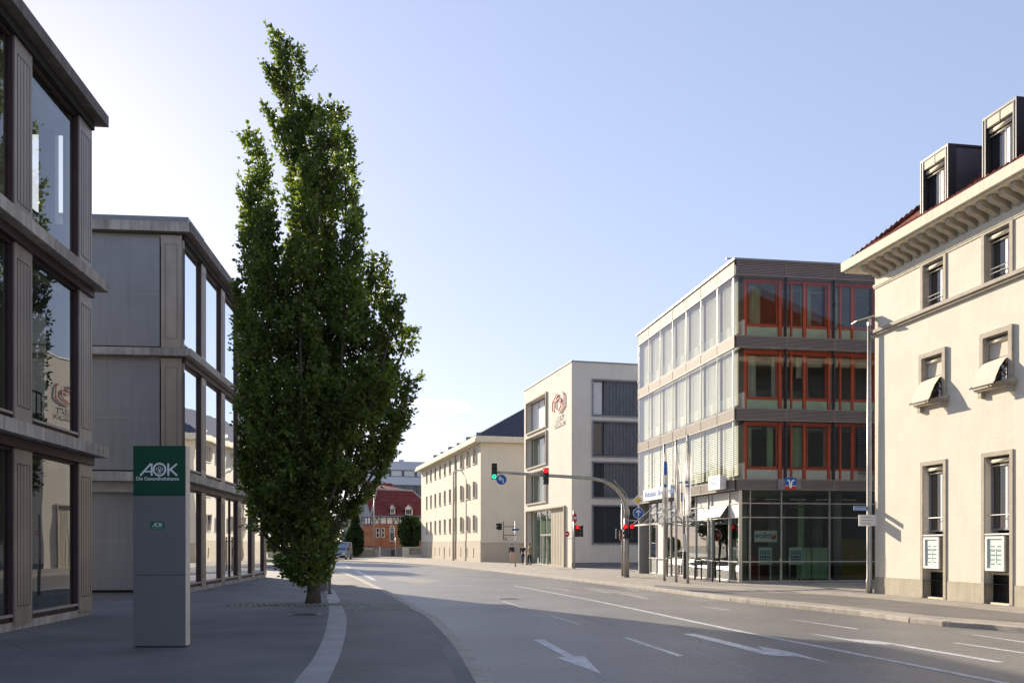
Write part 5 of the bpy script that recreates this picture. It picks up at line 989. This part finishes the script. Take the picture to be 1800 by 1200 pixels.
# ================================================================== BACKGROUND
# villa
YV = 132.0; cv = Vector((at(657, YV), YV, 0)); VF = Fr((cv.x, cv.y), (1, .06)); VL = Fr((cv.x, cv.y), (.55, -.84))
vl = root('brick_villa', cv, 'brick villa with steep red hip roof, gabled dormers and half-timbered band', 'house')
zv = lambda py, Y=YV: H+(HY-py)*Y/FPX
WV = at(745, YV)-cv.x; ws_ = VL.u(636.5); ze, zbnd, zr = zv(907), zv(921), zv(859)
mb = MB(); VF.rect(mb, 0, WV+2, zv(962), zbnd); VL.rect(mb, ws_, 0, zv(962), zbnd); mb.quad(VF.P(WV+2, 0, 0), VF.P(WV+2, 9, 0), VF.P(WV+2, 9, ze), VF.P(WV+2, 0, ze)); mb.build('wall', M['brick'], vl)
mb = MB(); VF.box(mb, 0, WV+2, -.08, .1, 0, zv(962)); VL.box(mb, ws_, 0, -.08, .1, 0, zv(962)); mb.build('plinth', M['graypan'], vl)
mb = MB(); VF.rect(mb, 0, WV+2, zbnd, ze, -.05); VL.rect(mb, ws_, 0, zbnd, ze, -.05); tb = mb.build('timber_band', M['white'], vl)
mb = MB()
for F, L0, L1 in ((VF, 0, WV+2), (VL, ws_, 0)):
    F.box(mb, L0, L1, -.12, -.06, zbnd, zbnd+.1); F.box(mb, L0, L1, -.12, -.06, ze-.15, ze); n = int((L1-L0)/.9)
    for k in range(n+1):
        x = L0+(L1-L0)*k/n; F.box(mb, x-.06, x+.06, -.12, -.06, zbnd, ze)
        if k % 3 == 0 and k < n: F.stroke(mb, [(x+.1, zbnd+.1), (x+(L1-L0)/n*.5, ze-.15), (x+(L1-L0)/n-.1, zbnd+.1)], .09, -.115, -.06)
mb.build('timber', M['timber'], tb)
bk_ = VL.P(ws_, 0, ze); e0 = VF.P(-.4, -.6, ze); e1 = VF.P(WV+2.5, -.6, ze); e2 = VF.P(WV+2.5, 10, ze); e3 = bk_+Vector((-.4, 10, ze)); e4 = bk_+Vector((-.5, -.3, ze))
ra = Vector((at(662, YV+4), YV+4, zv(859.5, YV+4))); rbb = Vector((at(725, YV+4), YV+4, zv(862, YV+4)))
mb = MB(); mb.add([e0, e1, e2, e3, e4, ra, rbb, Vector((at(646, YV+12), YV+12, zv(861, YV+12)))], [(0, 1, 6, 5), (1, 2, 6), (2, 3, 7, 5, 6), (3, 4, 7), (4, 0, 5, 7)]); rf = mb.build('roof', M['tilev'], vl)
mb = MB(); mb.tube([e0, ra], .13, 6); mb.tube([ra, rbb], .18, 6); mb.tube([rbb, e1], .13, 6); mb.build('ridge', M['kerb'], rf)
mb = MB(); mb.tube([e4, e0, e1], .14, 6); mb.build('gutter', M['graypan'], rf)
for (p0, p1, pt, pb, pg) in ((686, 694, 893, 903, 884), (712.5, 725, 894, 904.5, 885)):
    yd = YV-.1; Fd = Fr((0, yd), (1, 0)); x0_, x1_ = at(p0, yd), at(p1, yd); mb = MB(); Fd.box(mb, x0_, x1_, 0, 2.5, zv(pb), zv(pt)); Fd.prism(mb, [(x0_-.1, zv(pt)), (x1_+.1, zv(pt)), ((x0_+x1_)/2, zv(pg))], -.05, 2.6); dd = mb.build('dormer', M['white'], rf)
    mb = MB(); xm = (x0_+x1_)/2
    Fd.stroke(mb, [(x0_-.3, zv(pt)-.15), (xm, zv(pg)+.12), (x1_+.3, zv(pt)-.15)], .14, -.3, 2.7); mb.build('gable_tiles', M['tilev'], dd); mb = MB()
    for k in range(3): xw = x0_+.1+(x1_-x0_-.2)*k/3; Fd.box(mb, xw+.03, xw+(x1_-x0_-.2)/3-.03, -.06, 0, zv(pb)+.12, zv(pt)-.08)
    mb.build('pane', M['dglass2'], dd)
for (p0, p1, pt, pb, arch) in ((662, 666, 928, 943.5, 0), (671.5, 675, 928, 943.5, 0), (686, 693, 928, 950, 1)):
    x0_, x1_ = VF.u(p0), VF.u(p1); mb = MB(); frame_mb(mb, VF, x0_-.08, x1_+.08, zv(pb)-.08, zv(pt)+.08, -.1, 0, .08); VF.box(mb, x0_, x1_, -.08, 0, (zv(pt)+zv(pb))/2-.04+.3*arch, (zv(pt)+zv(pb))/2+.04+.3*arch)
    if arch: VF.ring(mb, (x0_+x1_)/2, zv(pt), (x1_-x0_)/2, (x1_-x0_)/2+.1, -.09, 0, 20)
    wn = mb.build('window', M['white'], vl); mb = MB(); VF.rect(mb, x0_, x1_, zv(pb), zv(pt), -.03); 
    if arch: VF.disc(mb, (x0_+x1_)/2, zv(pt), (x1_-x0_)/2, -.04, -.032, 20)
    mb.build('pane', M['dglass2'], wn)
x0_ = VF.u(687.5); mb = MB(); VF.box(mb, x0_, x0_+.7, -.12, -.085, 0, 1.0); mb.build('cellar_door', M['darkmetal'], vl)
def wallthing(name, px0, px1, Y, ztop, m, label, cat, rail=False):
    F = Fr((0, Y), (1, 0)); rt = root(name, (at((px0+px1)/2, Y), Y, 0), label, cat); mb = MB(); F.box(mb, at(px0, Y), at(px1, Y), 0, .25, 0, ztop); mb.build('wall', m, rt)
    if rail:
        mb = MB(); F.box(mb, at(px0, Y), at(px1, Y), .1, .13, ztop+.45, ztop+.5)
        x = at(px0, Y)
        while x < at(px1, Y): F.box(mb, x, x+.03, .1, .13, ztop, ztop+.45); x += .25
        mb.build('railing', M['darkmetal'], rt)
    return rt
wallthing('garden_wall', 606, 664, 126, 1.05, M['plinth'], 'low grey garden wall with railing left of the white gatepost', 'wall', True)
wallthing('garden_wall', 470, 560, 118, .75, M['stonelight'], 'low white wall with railing behind the lawn beyond the glass office', 'wall', True)
Yg = 125.0; rt = root('gatepost', (at(667, Yg), Yg, 0), 'white square gatepost in front of the villa', 'gatepost'); mb = MB(); box(mb, at(666, Yg), at(668.3, Yg), Yg, Yg+.2, 0, 1.35); mb.build('shaft', M['white'], rt); mb = MB(); box(mb, at(665.6, Yg), at(668.7, Yg), Yg-.03, Yg+.23, 1.35, 1.42); mb.build('cap', M['stonelight'], rt)
Yf = 122.0; rt = root('garden_fence', (at(724, Yf), Yf, 0), 'pale concrete and paling fence between the villa and the ivory building', 'fence'); mb = MB(); x0_, x1_ = at(707.5, Yf), at(741, Yf); box(mb, x0_, x0_+.9, Yf, Yf+.2, 0, 1.4); box(mb, x0_+.9, x1_, Yf, Yf+.2, 0, .35); box(mb, x0_+.9, x1_, Yf+.01, Yf+.18, 1.25, 1.4); mb.build('panel', M['stonelight'], rt); mb = MB(); x = x0_+1
while x < x1_: box(mb, x, x+.1, Yf+.05, Yf+.12, .35, 1.25); x += .17
mb.build('palings', M['stone'], rt)
for (px, pyt, Y, lab) in ((657.5, 868, 124, 'tall thin pole rising in front of the villa corner'), (695.3, 944, 123, 'short thin pole in front of the arched villa window')):
    p = Vector((at(px, Y), Y, 0)); rt = root('pole', p, lab, 'pole'); mb = MB(); h_ = H+(HY-pyt)*Y/FPX; mb.tube([p, p+Vector((0, 0, h_))], .07, 8); mb.build('shaft', M['steel'], rt, smooth=True); mb = MB(); mb.tube([p+Vector((0, 0, h_)), p+Vector((0, 0, h_+.12))], .09, 8); mb.build('cap', M['darkmetal'], rt)
# grey house left of villa
Yh = 150.0; hh = root('grey_house', (at(632, Yh), Yh, 0), 'narrow grey rendered house wall behind the left side of the villa', 'house'); F = Fr((0, Yh), (1, 0)); mb = MB(); F.box(mb, at(600, Yh), at(640, Yh), 0, 8, 0, H+(HY-880)*Yh/FPX); mb.build('wall', M['greyhouse'], hh); mb = MB(); F.box(mb, at(598, Yh), at(641.5, Yh), -.3, 8.3, H+(HY-880)*Yh/FPX, H+(HY-877)*Yh/FPX); mb.build('roof', M['white'], hh)
# small red roofed house behind villa
Yh = 165.0; hh = root('red_roofed_house', (at(676, Yh), Yh, 0), 'red roof top peeking over the villa ridge', 'house'); F = Fr((0, Yh), (1, 0)); mb = MB(); zt0 = lambda py: H+(HY-py)*Yh/FPX; F.box(mb, at(640, Yh), at(690, Yh), 0, 6, 0, zt0(866)); mb.build('wall', M['greyhouse'], hh); mb = MB(); F.prism(mb, [(at(638, Yh), zt0(866)), (at(694, Yh), zt0(866)), (at(688, Yh), zt0(849)), (at(650, Yh), zt0(849))], -.3, 6.3); mb.build('roof', M['tilev'], hh)
# large office block behind
Yo = 210.0; FO = Fr((at(640, Yo), Yo), (1, .25)); ob = root('office_block', FO.P(0, 0, 0), 'large pale blue-grey office block with ribbon windows far behind the villa', 'office building')
LO = 30; zo = lambda px, py: FO.z(px, py)
zz_ = [0, zo(720, 865), zo(720, 852), zo(720, 838), zo(720, 826), zo(720, 811)]
mb = MB(); FO.box(mb, 0, LO, 0, 18, 0, zz_[1]-2); FO.box(mb, 0, LO, 0, 18, zz_[2], zz_[3]); FO.box(mb, 0, LO, 0, 18, zz_[4], zz_[5]); FO.box(mb, 0, LO, .5, 17, 0, zz_[5]-.2); mb.build('wall', M['officew'], ob)
x0_ = FO.u(701, -.1); mb = MB(); FO.box(mb, x0_, FO.u(710, -.1), -.1, 6, zz_[5], zo(705, 807.5)); mb.build('roof_house', M['officew'], ob)
for (za, zb_) in ((zz_[1]-2, zz_[2]), (zz_[3], zz_[4])):
    k = 0
    n = 10
    for k in range(n):
        a, b = LO*k/n+.12, LO*(k+1)/n-.12; mb = MB(); frame_mb(mb, FO, a, b, za+.02, zb_-.02, .1, .3, .12); wn = mb.build('window', M['darkmetal'], ob); pane(FO, a+.1, b-.1, za+.1, zb_-.1, .25, M['dglass2'] if za < zz_[3]-.1 else M['offwhite'], wn)
# parked van
pv = gp(593, 984.3, -.1); FV = Fr((pv.x, pv.y), (1, 0), -.1); vn = root('van', (pv.x, pv.y+2, -.1), 'silver blue van with dark windscreen driving towards the camera behind the tall tree', 'van')
mb = MB(); secs = [(0, .84, .35, .95), (.15, .93, .3, 1.05), (.9, .97, .28, 1.18), (1.5, .93, .28, 1.75), (1.9, .88, .28, 2.05), (4.7, .88, .28, 2.08), (4.9, .86, .35, 2.0)]
rings = []
for (y, hw, z0_, z1_) in secs: rings.append([FV.P(-hw, y, z0_), FV.P(hw, y, z0_), FV.P(hw, y, z0_+(min(z1_, 1.1)-z0_)*.95), FV.P(hw*(.93 if z1_ > 1.2 else .97), y, z1_-.06), FV.P(hw*.8, y, z1_), FV.P(-hw*.8, y, z1_), FV.P(-hw*(.93 if z1_ > 1.2 else .97), y, z1_-.06), FV.P(-hw, y, z0_+(min(z1_, 1.1)-z0_)*.95)])
vs = [v for r_ in rings for v in r_]; fs = [tuple(range(8)), tuple(range((len(rings)-1)*8+7, (len(rings)-1)*8-1, -1))]+[(i*8+k, (i+1)*8+k, (i+1)*8+(k+1) % 8, i*8+(k+1) % 8) for i in range(len(rings)-1) for k in range(8)]
mb.add(vs, fs); mb.build('body', M['carblue'], vn, bevel=.03)
mb = MB(); mb.quad(FV.P(-.78, .93, 1.22), FV.P(.78, .93, 1.22), FV.P(.70, 1.78, 1.98), FV.P(-.70, 1.78, 1.98)); mb.build('windscreen', M['dglass'], vn)
mb = MB(); FV.box(mb, -.9, .9, -.05, .12, .22, .52); mb.build('bumper', M['black'], vn, bevel=.03); mb = MB(); FV.box(mb, -.45, .45, -.02, .05, .66, .80); mb.build('grille', M['black'], vn); mb = MB(); FV.box(mb, -.26, .26, -.07, -.052, .36, .47); mb.build('number_plate', M['white'], vn)
for s_ in (-1, 1):
    mb = MB(); FV.prism(mb, [(s_*.5, .68), (s_*.86, .70), (s_*.86, .92), (s_*.58, .86)], -.03, .1); mb.build('headlight', M['lampglass'], vn); mb = MB(); FV.box(mb, min(s_*.95, s_*1.12), max(s_*.95, s_*1.12), 1.1, 1.22, 1.15, 1.4); mb.build('mirror', M['black'], vn)
    for y in (.85, 3.9):
        mb = MB(); mb.tube([FV.P(s_*.72, y, .33), FV.P(s_*.95, y, .33)], .33, 20); wh = mb.build('wheel', M['tyre'], vn); mb = MB(); mb.tube([FV.P(s_*.94, y, .33), FV.P(s_*.96, y, .33)], .2, 14); mb.build('rim', M['alu'], wh)
# ================================================================== TREES
def leaf_mesh(pos, nrm_up, size):
    n = len(pos); a = np.random.normal(size=(n, 3)); a /= np.linalg.norm(a, axis=1)[:, None]; d = nrm_up+a*.9; d /= np.linalg.norm(d, axis=1)[:, None]
    b = np.cross(d, np.random.normal(size=(n, 3))); b /= np.linalg.norm(b, axis=1)[:, None]; s_ = (size*np.random.uniform(.7, 1.25, n))[:, None]
    c_ = np.cross(d, b)
    v = np.stack([pos, pos+d*s_*.5+b*s_*.33+c_*s_*.08, pos+d*s_, pos+d*s_*.5-b*s_*.33+c_*s_*.08], 1).reshape(-1, 3); return v
def mesh_quads(name, v, m, parent):
    base = np.array(worldloc(parent)); v = v-base; n = len(v)//4; me = bpy.data.meshes.new(name); me.vertices.add(len(v)); me.vertices.foreach_set('co', v.astype(np.float32).ravel())
    me.loops.add(n*4); me.loops.foreach_set('vertex_index', np.arange(n*4, dtype=np.int32)); me.polygons.add(n); me.polygons.foreach_set('loop_start', np.arange(0, n*4, 4, dtype=np.int32)); me.polygons.foreach_set('loop_total', np.full(n, 4, dtype=np.int32)); me.update(calc_edges=True); me.materials.append(m)
    o = bpy.data.objects.new(name, me); COL.objects.link(o); o.parent = parent; return o
YT = 25.1; bt = gp(550, 1060); sT = YT/FPX
tr = root('columnar_tree', bt, 'very tall upright deciduous tree with dense dark green crown on the forecourt', 'tree')
def tp(px, py, d=0): return Vector((at(px, YT)*1.0, YT+d, H+(HY-py)*sT))
plumes = [
 [(548, 1010, 26, 0), (548, 930, 42, 0), (552, 880, 60, 0), (548, 750, 85, 0), (545, 600, 80, 0), (545, 450, 62, 0), (540, 320, 46, 0), (533, 230, 36, 0), (521, 150, 33, 0), (506, 95, 22, 0), (496, 74, 12, 0), (488, 60, 6, 0)],
 [(500, 960, 26, -.2), (485, 850, 40, -.3), (465, 700, 44, -.3), (455, 560, 38, -.3), (455, 450, 32, -.3), (458, 370, 26, -.2), (460, 300, 20, -.2), (447, 262, 12, -.1), (441, 240, 5, -.1)],
 [(470, 560, 30, .3), (445, 470, 22, .3), (435, 400, 17, .3), (433, 350, 12, .2), (428, 325, 4, .2)],
 [(590, 700, 50, .3), (600, 560, 42, .4), (604, 430, 32, .4), (604, 330, 24, .3), (600, 250, 17, .2), (592, 196, 5, .2)],
 [(560, 420, 40, -.5), (578, 320, 30, -.5), (585, 250, 18, -.4), (580, 200, 5, -.3)],
 [(520, 330, 26, -.3), (506, 270, 15, -.3), (492, 225, 9, -.2), (474, 203, 3, -.2)],
 [(515, 230, 20, .2), (500, 170, 13, .2), (485, 135, 8, .1), (472, 118, 3, .1)],
 [(600, 900, 36, .0), (630, 780, 50, 0), (650, 660, 52, .1), (655, 570, 42, .1), (660, 500, 26, .1), (665, 452, 5, .1)],
 [(640, 760, 42, -.6), (672, 680, 40, -.7), (688, 610, 30, -.7), (696, 560, 14, -.7), (700, 545, 4, -.6)],
 [(650, 800, 34, .5), (685, 740, 30, .6), (706, 690, 20, .6), (716, 665, 10, .6), (732, 650, 4, .6)],
 [(600, 860, 44, -.9), (610, 740, 50, -1.1), (615, 620, 44, -1.1), (620, 520, 30, -1.0), (625, 440, 16, -.9), (634, 400, 5, -.9)],
 [(510, 880, 40, -1.0), (495, 740, 48, -1.2), (490, 600, 42, -1.2), (490, 490, 26, -1.1), (486, 430, 14, -1.0), (484, 400, 5, -.9)],
 [(550, 860, 46, -1.2), (552, 720, 52, -1.5), (550, 600, 46, -1.5), (548, 490, 34, -1.4), (552, 400, 20, -1.2), (560, 330, 6, -1.1)],
 [(550, 860, 46, 1.2), (552, 700, 56, 1.5), (550, 560, 46, 1.5), (548, 450, 34, 1.3), (552, 350, 20, 1.1), (556, 290, 6, 1.0)],
 [(455, 760, 30, .2), (440, 690, 24, .2), (432, 620, 20, .2), (428, 560, 14, .2), (420, 500, 6, .2)],
 [(450, 880, 22, 0), (440, 800, 20, 0), (434, 740, 14, 0), (422, 690, 5, 0)],
 [(598, 915, 14, .2), (636, 860, 24, .2), (672, 800, 20, .2), (688, 760, 12, .2), (704, 722, 4, .2)],
 [(470, 940, 24, -.3), (458, 880, 22, -.3), (446, 830, 14, -.2), (436, 800, 5, -.2)],
 [(660, 700, 26, 0), (695, 650, 22, 0), (712, 610, 14, 0), (720, 580, 4, 0)],
 [(530, 1020, 22, -.3), (515, 960, 34, -.5), (530, 880, 46, -.7)], [(566, 1015, 16, .2), (574, 950, 20, .2), (590, 880, 36, .3)],
 [(545, 1005, 22, -.6), (555, 930, 40, -.8), (560, 850, 50, -1.0)], [(548, 1034, 16, -.3), (545, 1015, 28, -.3), (545, 985, 34, -.3)], [(530, 1030, 12, .1), (518, 1010, 20, .1), (505, 985, 16, 0)], [(558, 1026, 12, .2), (562, 1005, 17, .2), (566, 980, 16, .2)]]
pos, dr = [], []
SZ = .118
tm = MB(); tm.tube([bt+Vector((0, 0, -.05)), bt+Vector((.02, 0, .25)), tp(552, 1000), tp(552, 850), tp(548, 650), tp(545, 450), tp(535, 250), tp(505, 100)], [.24, .19, .17, .15, .12, .08, .05, .015], 12)
for pi_, pl_ in enumerate(plumes):
    pts = [tp(x, y, d) for x, y, r, d in pl_]; rad = [r*sT*.92 for x, y, r, d in pl_]
    if pi_: tm.tube([tp(552, min(1015, pl_[0][1]+80))]+pts[:-1], [.07]+[max(.01, .05*(1-i/len(pts))) for i in range(len(pts)-1)], 6)
    for i in range(len(pts)-1):
        L = (pts[i+1]-pts[i]).length; rm = (rad[i]+rad[i+1])/2; vol = L*(rm+.12)**2
        nsh = int(vol*150+L*(26+30*rm)); tang = (pts[i+1]-pts[i]).normalized()
        for _ in range(nsh):
            t = random.random(); c_ = pts[i].lerp(pts[i+1], t); rr_ = rad[i]+(rad[i+1]-rad[i])*t
            a = random.uniform(0, 2*math.pi); q_ = random.random()**.38*rr_*(.72+.34*noise.noise(Vector((c_.x*1.5+math.cos(a)*1.2, c_.z*1.1, math.sin(a)*1.4+pi_*3))))
            off = Vector((math.cos(a), math.sin(a), 0)); p = c_+off*q_
            if noise.noise(p*1.15+Vector((3, 9, pi_))) < (-.21 if rr_ > .45 else -.36): continue
            d_ = (tang*.8+off*.45+Vector((random.gauss(0, .25), random.gauss(0, .25), random.gauss(0, .2)))).normalized()
            sh = random.uniform(.22, .42)
            nl = 13
            for k in range(nl):
                u_ = (k+random.random())/nl
                pos.append(p+d_*sh*u_+Vector((random.gauss(0, .035), random.gauss(0, .035), random.gauss(0, .03)))); dr.append(d_*.6+off*.3)
tm.build('trunk', M['bark'], tr, smooth=True)
pos = np.array(pos); dr = np.array(dr); mesh_quads('crown', leaf_mesh(pos, dr, SZ), M['leaf'], tr)
print('leaves', len(pos))
def bush(name, px0, px1, pyt, pyb, Y, label, cat, m, n, size, conical=False, group=None):
    cx_ = at((px0+px1)/2, Y); rx_ = at(px1, Y)-at(px0, Y); rx_ /= 2; z1_ = H+(HY-pyt)*Y/FPX; z0_ = max(0, H+(HY-pyb)*Y/FPX); rt = root(name, (cx_, Y, 0), label, cat, group)
    u_ = np.random.normal(size=(n, 3)); u_ /= np.linalg.norm(u_, axis=1)[:, None]; rad = np.random.rand(n)**.33
    p = u_*rad[:, None]; t = (p[:, 2]+1)/2
    taper = (1.25-t)*.95 if conical else 1.0
    P_ = np.stack([cx_+p[:, 0]*rx_*taper, Y+p[:, 1]*rx_*taper, z0_+(z1_-z0_)*t], 1)
    keep = np.array([noise.noise(Vector(q)*.9) > -.22 for q in P_]); disp = np.array([noise.noise(Vector(q)*.6+Vector((5, 5, 5))) for q in P_])
    P_ += u_*disp[:, None]*rx_*.35; P_ = P_[keep]
    mesh_quads('crown', leaf_mesh(P_, u_[keep]*.5+np.array([0, 0, .4]), size), m, rt)
    mb = MB(); mb.tube([(cx_, Y, -.02), (cx_, Y, z0_+(z1_-z0_)*.6)], [.18, .05], 8); mb.build('trunk', M['bark'], rt)
bush('evergreen_tree', 606, 641, 893, 977, 124, 'dark evergreen tree beside the left wall of the villa', 'tree', M['leafd'], 14000, .30, True)
bush('garden_tree', 700, 744, 905, 965, 124.5, 'rounded dark green tree between the villa and the ivory building', 'tree', M['leafd'], 12000, .30)
bush('hedge_bush', 466, 500, 945, 976, 125, 'yellow green bush behind the low white wall at the end of the glass office', 'bush', M['leafh'], 6000, .30)
bush('garden_tree', 500, 600, 905, 976, 128, 'broad green tree mostly hidden behind the tall tree, left of the van', 'tree', M['leafd'], 14000, .34)
for i_, (x_, y_, h_, r_, lab) in enumerate(((-21, 76, 9.5, 2.6, 'green street tree just beyond the far end of the glass office'), (-28, 84, 12.5, 3.4, 'tall round tree behind the far end of the glass office roof'), (-24, 97, 10.5, 3.2, 'green tree behind the tall tree, left of the van'), (-38, 92, 13, 4.2, 'broad tree farther left behind the glass office'), (-33, 110, 11.5, 4.0, 'broad tree in the row left of the road end'), (-50, 104, 14, 5, 'largest tree behind the glass office'))):
    bush('street_tree', CX+(x_-r_)/y_*FPX, CX+(x_+r_)/y_*FPX, HY-(h_-H)/y_*FPX, HY-(2.0-H)/y_*FPX, y_, lab, 'tree', M['leafd'], 9000, .38, group=None)
# ================================================================== PEOPLE
def person(px, py, h, face, label, top, bottom, shorts=False, stride=.12, armout=.05):
    p = gp(px, py); rt = root('person', p, label, 'person', 'pedestrians by the school portal'); s = h/1.75
    f = Vector((math.cos(face), math.sin(face), 0)); r_ = Vector((f.y, -f.x, 0))
    def V(a, b, c_): return p+(r_*a+f*b+Vector((0, 0, c_)))*s
    def skinned(name, nodes, edges, m, par):
        base = worldloc(par); me = bpy.data.meshes.new(name); me.from_pydata([tuple(V(*n_[:3])-base) for n_ in nodes], edges, []); o = bpy.data.objects.new(name, me); COL.objects.link(o)
        md = o.modifiers.new('s', 'SKIN'); 
        for i, n_ in enumerate(nodes): me.skin_vertices[0].data[i].radius = (n_[3]*s, (n_[4] if len(n_) > 4 else n_[3])*s); me.skin_vertices[0].data[i].use_root = i == 0
        sd = o.modifiers.new('d', 'SUBSURF'); sd.levels = 1; sd.render_levels = 1; bpy.context.view_layer.update()
        m2 = bpy.data.meshes.new_from_object(o.evaluated_get(bpy.context.evaluated_depsgraph_get())); m2.materials.clear(); m2.materials.append(m); o.modifiers.clear(); o.data = m2; bpy.data.meshes.remove(me); m2.polygons.foreach_set('use_smooth', [True]*len(m2.polygons)); o.parent = par; return o
    if not bpy.app.background and False: pass
    nodes = [(0, 0, .95, .13, .10), (0, 0, 1.15, .12, .09), (0, 0, 1.38, .14, .10), (0, .0, 1.49, .05), (0, .015, 1.56, .06), (0, .025, 1.64, .085, .095), (0, .015, 1.71, .07, .08)]; E = [(i, i+1) for i in range(6)]
    for s_ in (-1, 1):
        st_ = stride*s_; b = len(nodes); nodes += [(s_*.095, st_*.3, .88, .085), (s_*.10, st_*.8+.02, .50, .058), (s_*.10, st_, .10, .038), (s_*.105, st_+.08, .045, .04), (s_*.11, st_+.17, .03, .03)]; E += [(0, b), (b, b+1), (b+1, b+2), (b+2, b+3), (b+3, b+4)]
        b = len(nodes); ao = armout; nodes += [(s_*.19, 0, 1.42, .05), (s_*(.22+ao*.5), -.03, 1.15, .04), (s_*(.23+ao*.3), .06, .92, .028), (s_*(.235+ao*.3), .09, .85, .03, .018)]; E += [(2, b), (b, b+1), (b+1, b+2), (b+2, b+3)]
        hb = b+3
        for k in range(4): b = len(nodes); o_ = (k-1.5)*.02; nodes += [(s_*.235, .10+o_, .80, .009), (s_*.228, .105+o_, .765-.005*abs(k-1.5), .007)]; E += [(hb, b), (b, b+1)]
        b = len(nodes); nodes += [(s_*.215, .135, .82, .010), (s_*.21, .145, .79, .008)]; E += [(hb, b), (b, b+1)]
    nodes += [(0, .12, 1.63, .014), (0, .105, 1.585, .012)]; E += [(5, len(nodes)-2), (4, len(nodes)-1)]
    try: probe = True
    except Exception: probe = False
    def mk(name, nd, ed, m, par):
        # make skin layer through bmesh
        base = worldloc(par); me = bpy.data.meshes.new(name); bm = bmesh.new(); sk = bm.verts.layers.skin.verify(); vv = []
        for i, n_ in enumerate(nd):
            v = bm.verts.new(tuple(V(*n_[:3])-base)); v[sk].radius = (n_[3]*s, (n_[4] if len(n_) > 4 else n_[3])*s); v[sk].use_root = i == 0; vv.append(v)
        for a, b in ed: bm.edges.new((vv[a], vv[b]))
        bm.to_mesh(me); bm.free(); o = bpy.data.objects.new(name, me); COL.objects.link(o); md = o.modifiers.new('s', 'SKIN'); sd = o.modifiers.new('d', 'SUBSURF'); sd.levels = 1; sd.render_levels = 1
        bpy.context.view_layer.update(); m2 = bpy.data.meshes.new_from_object(o.evaluated_get(bpy.context.evaluated_depsgraph_get())); m2.materials.clear(); m2.materials.append(m); o.modifiers.clear(); o.data = m2; bpy.data.meshes.remove(me); m2.polygons.foreach_set('use_smooth', [True]*len(m2.polygons)); o.parent = par; return o
    body = mk('body', nodes, E, M['skin'], rt)
    j = [(0, 0, .90, .155, .12), (0, 0, 1.15, .15, .115), (0, 0, 1.40, .165, .12), (0, 0, 1.47, .08)]; je = [(0, 1), (1, 2), (2, 3)]
    for s_ in (-1, 1): b = len(j); j += [(s_*.19, 0, 1.42, .068), (s_*(.22+armout*.5), -.03, 1.15, .056), (s_*(.23+armout*.3), .06, .93, .044)]; je += [(2, b), (b, b+1), (b+1, b+2)]
    mk('jacket', j, je, M[top], rt)
    j = [(0, 0, .97, .14, .11), (0, 0, .90, .13, .115)]; je = [(0, 1)]
    for s_ in (-1, 1):
        st_ = stride*s_; b = len(j); j += [(s_*.095, st_*.3, .84, .098), (s_*.10, st_*.8+.02, .52, .08)]; je += [(1, b), (b, b+1)]
        if not shorts: j += [(s_*.10, st_, .10, .062)]; je += [(b+1, b+2)]
    mk('shorts' if shorts else 'trousers', j, je, M[bottom], rt)
    for s_ in (-1, 1): st_ = stride*s_; mk('shoe', [(s_*.10, st_-.03, .045, .045), (s_*.105, st_+.08, .04, .045), (s_*.11, st_+.18, .03, .035)], [(0, 1), (1, 2)], M['shoe'], rt)
    mk('hair', [(0, -.02, 1.62, .085), (0, -.01, 1.70, .092), (0, .03, 1.745, .075)], [(0, 1), (1, 2)], M['hair'], rt)
person(900, 989.8, 1.74, R(75), 'person in a navy jacket and beige shorts walking beside the thin signal post', 'navy', 'beige', True, .14)
person(919.3, 991.0, 1.70, R(100), 'person in dark jacket and blue jeans standing at the school wall edge', 'navy', 'denim')
person(931, 992.2, 1.78, R(200), 'person in an olive jacket and dark trousers in front of the school portal', 'olive', 'trouser', False, .10, .12)
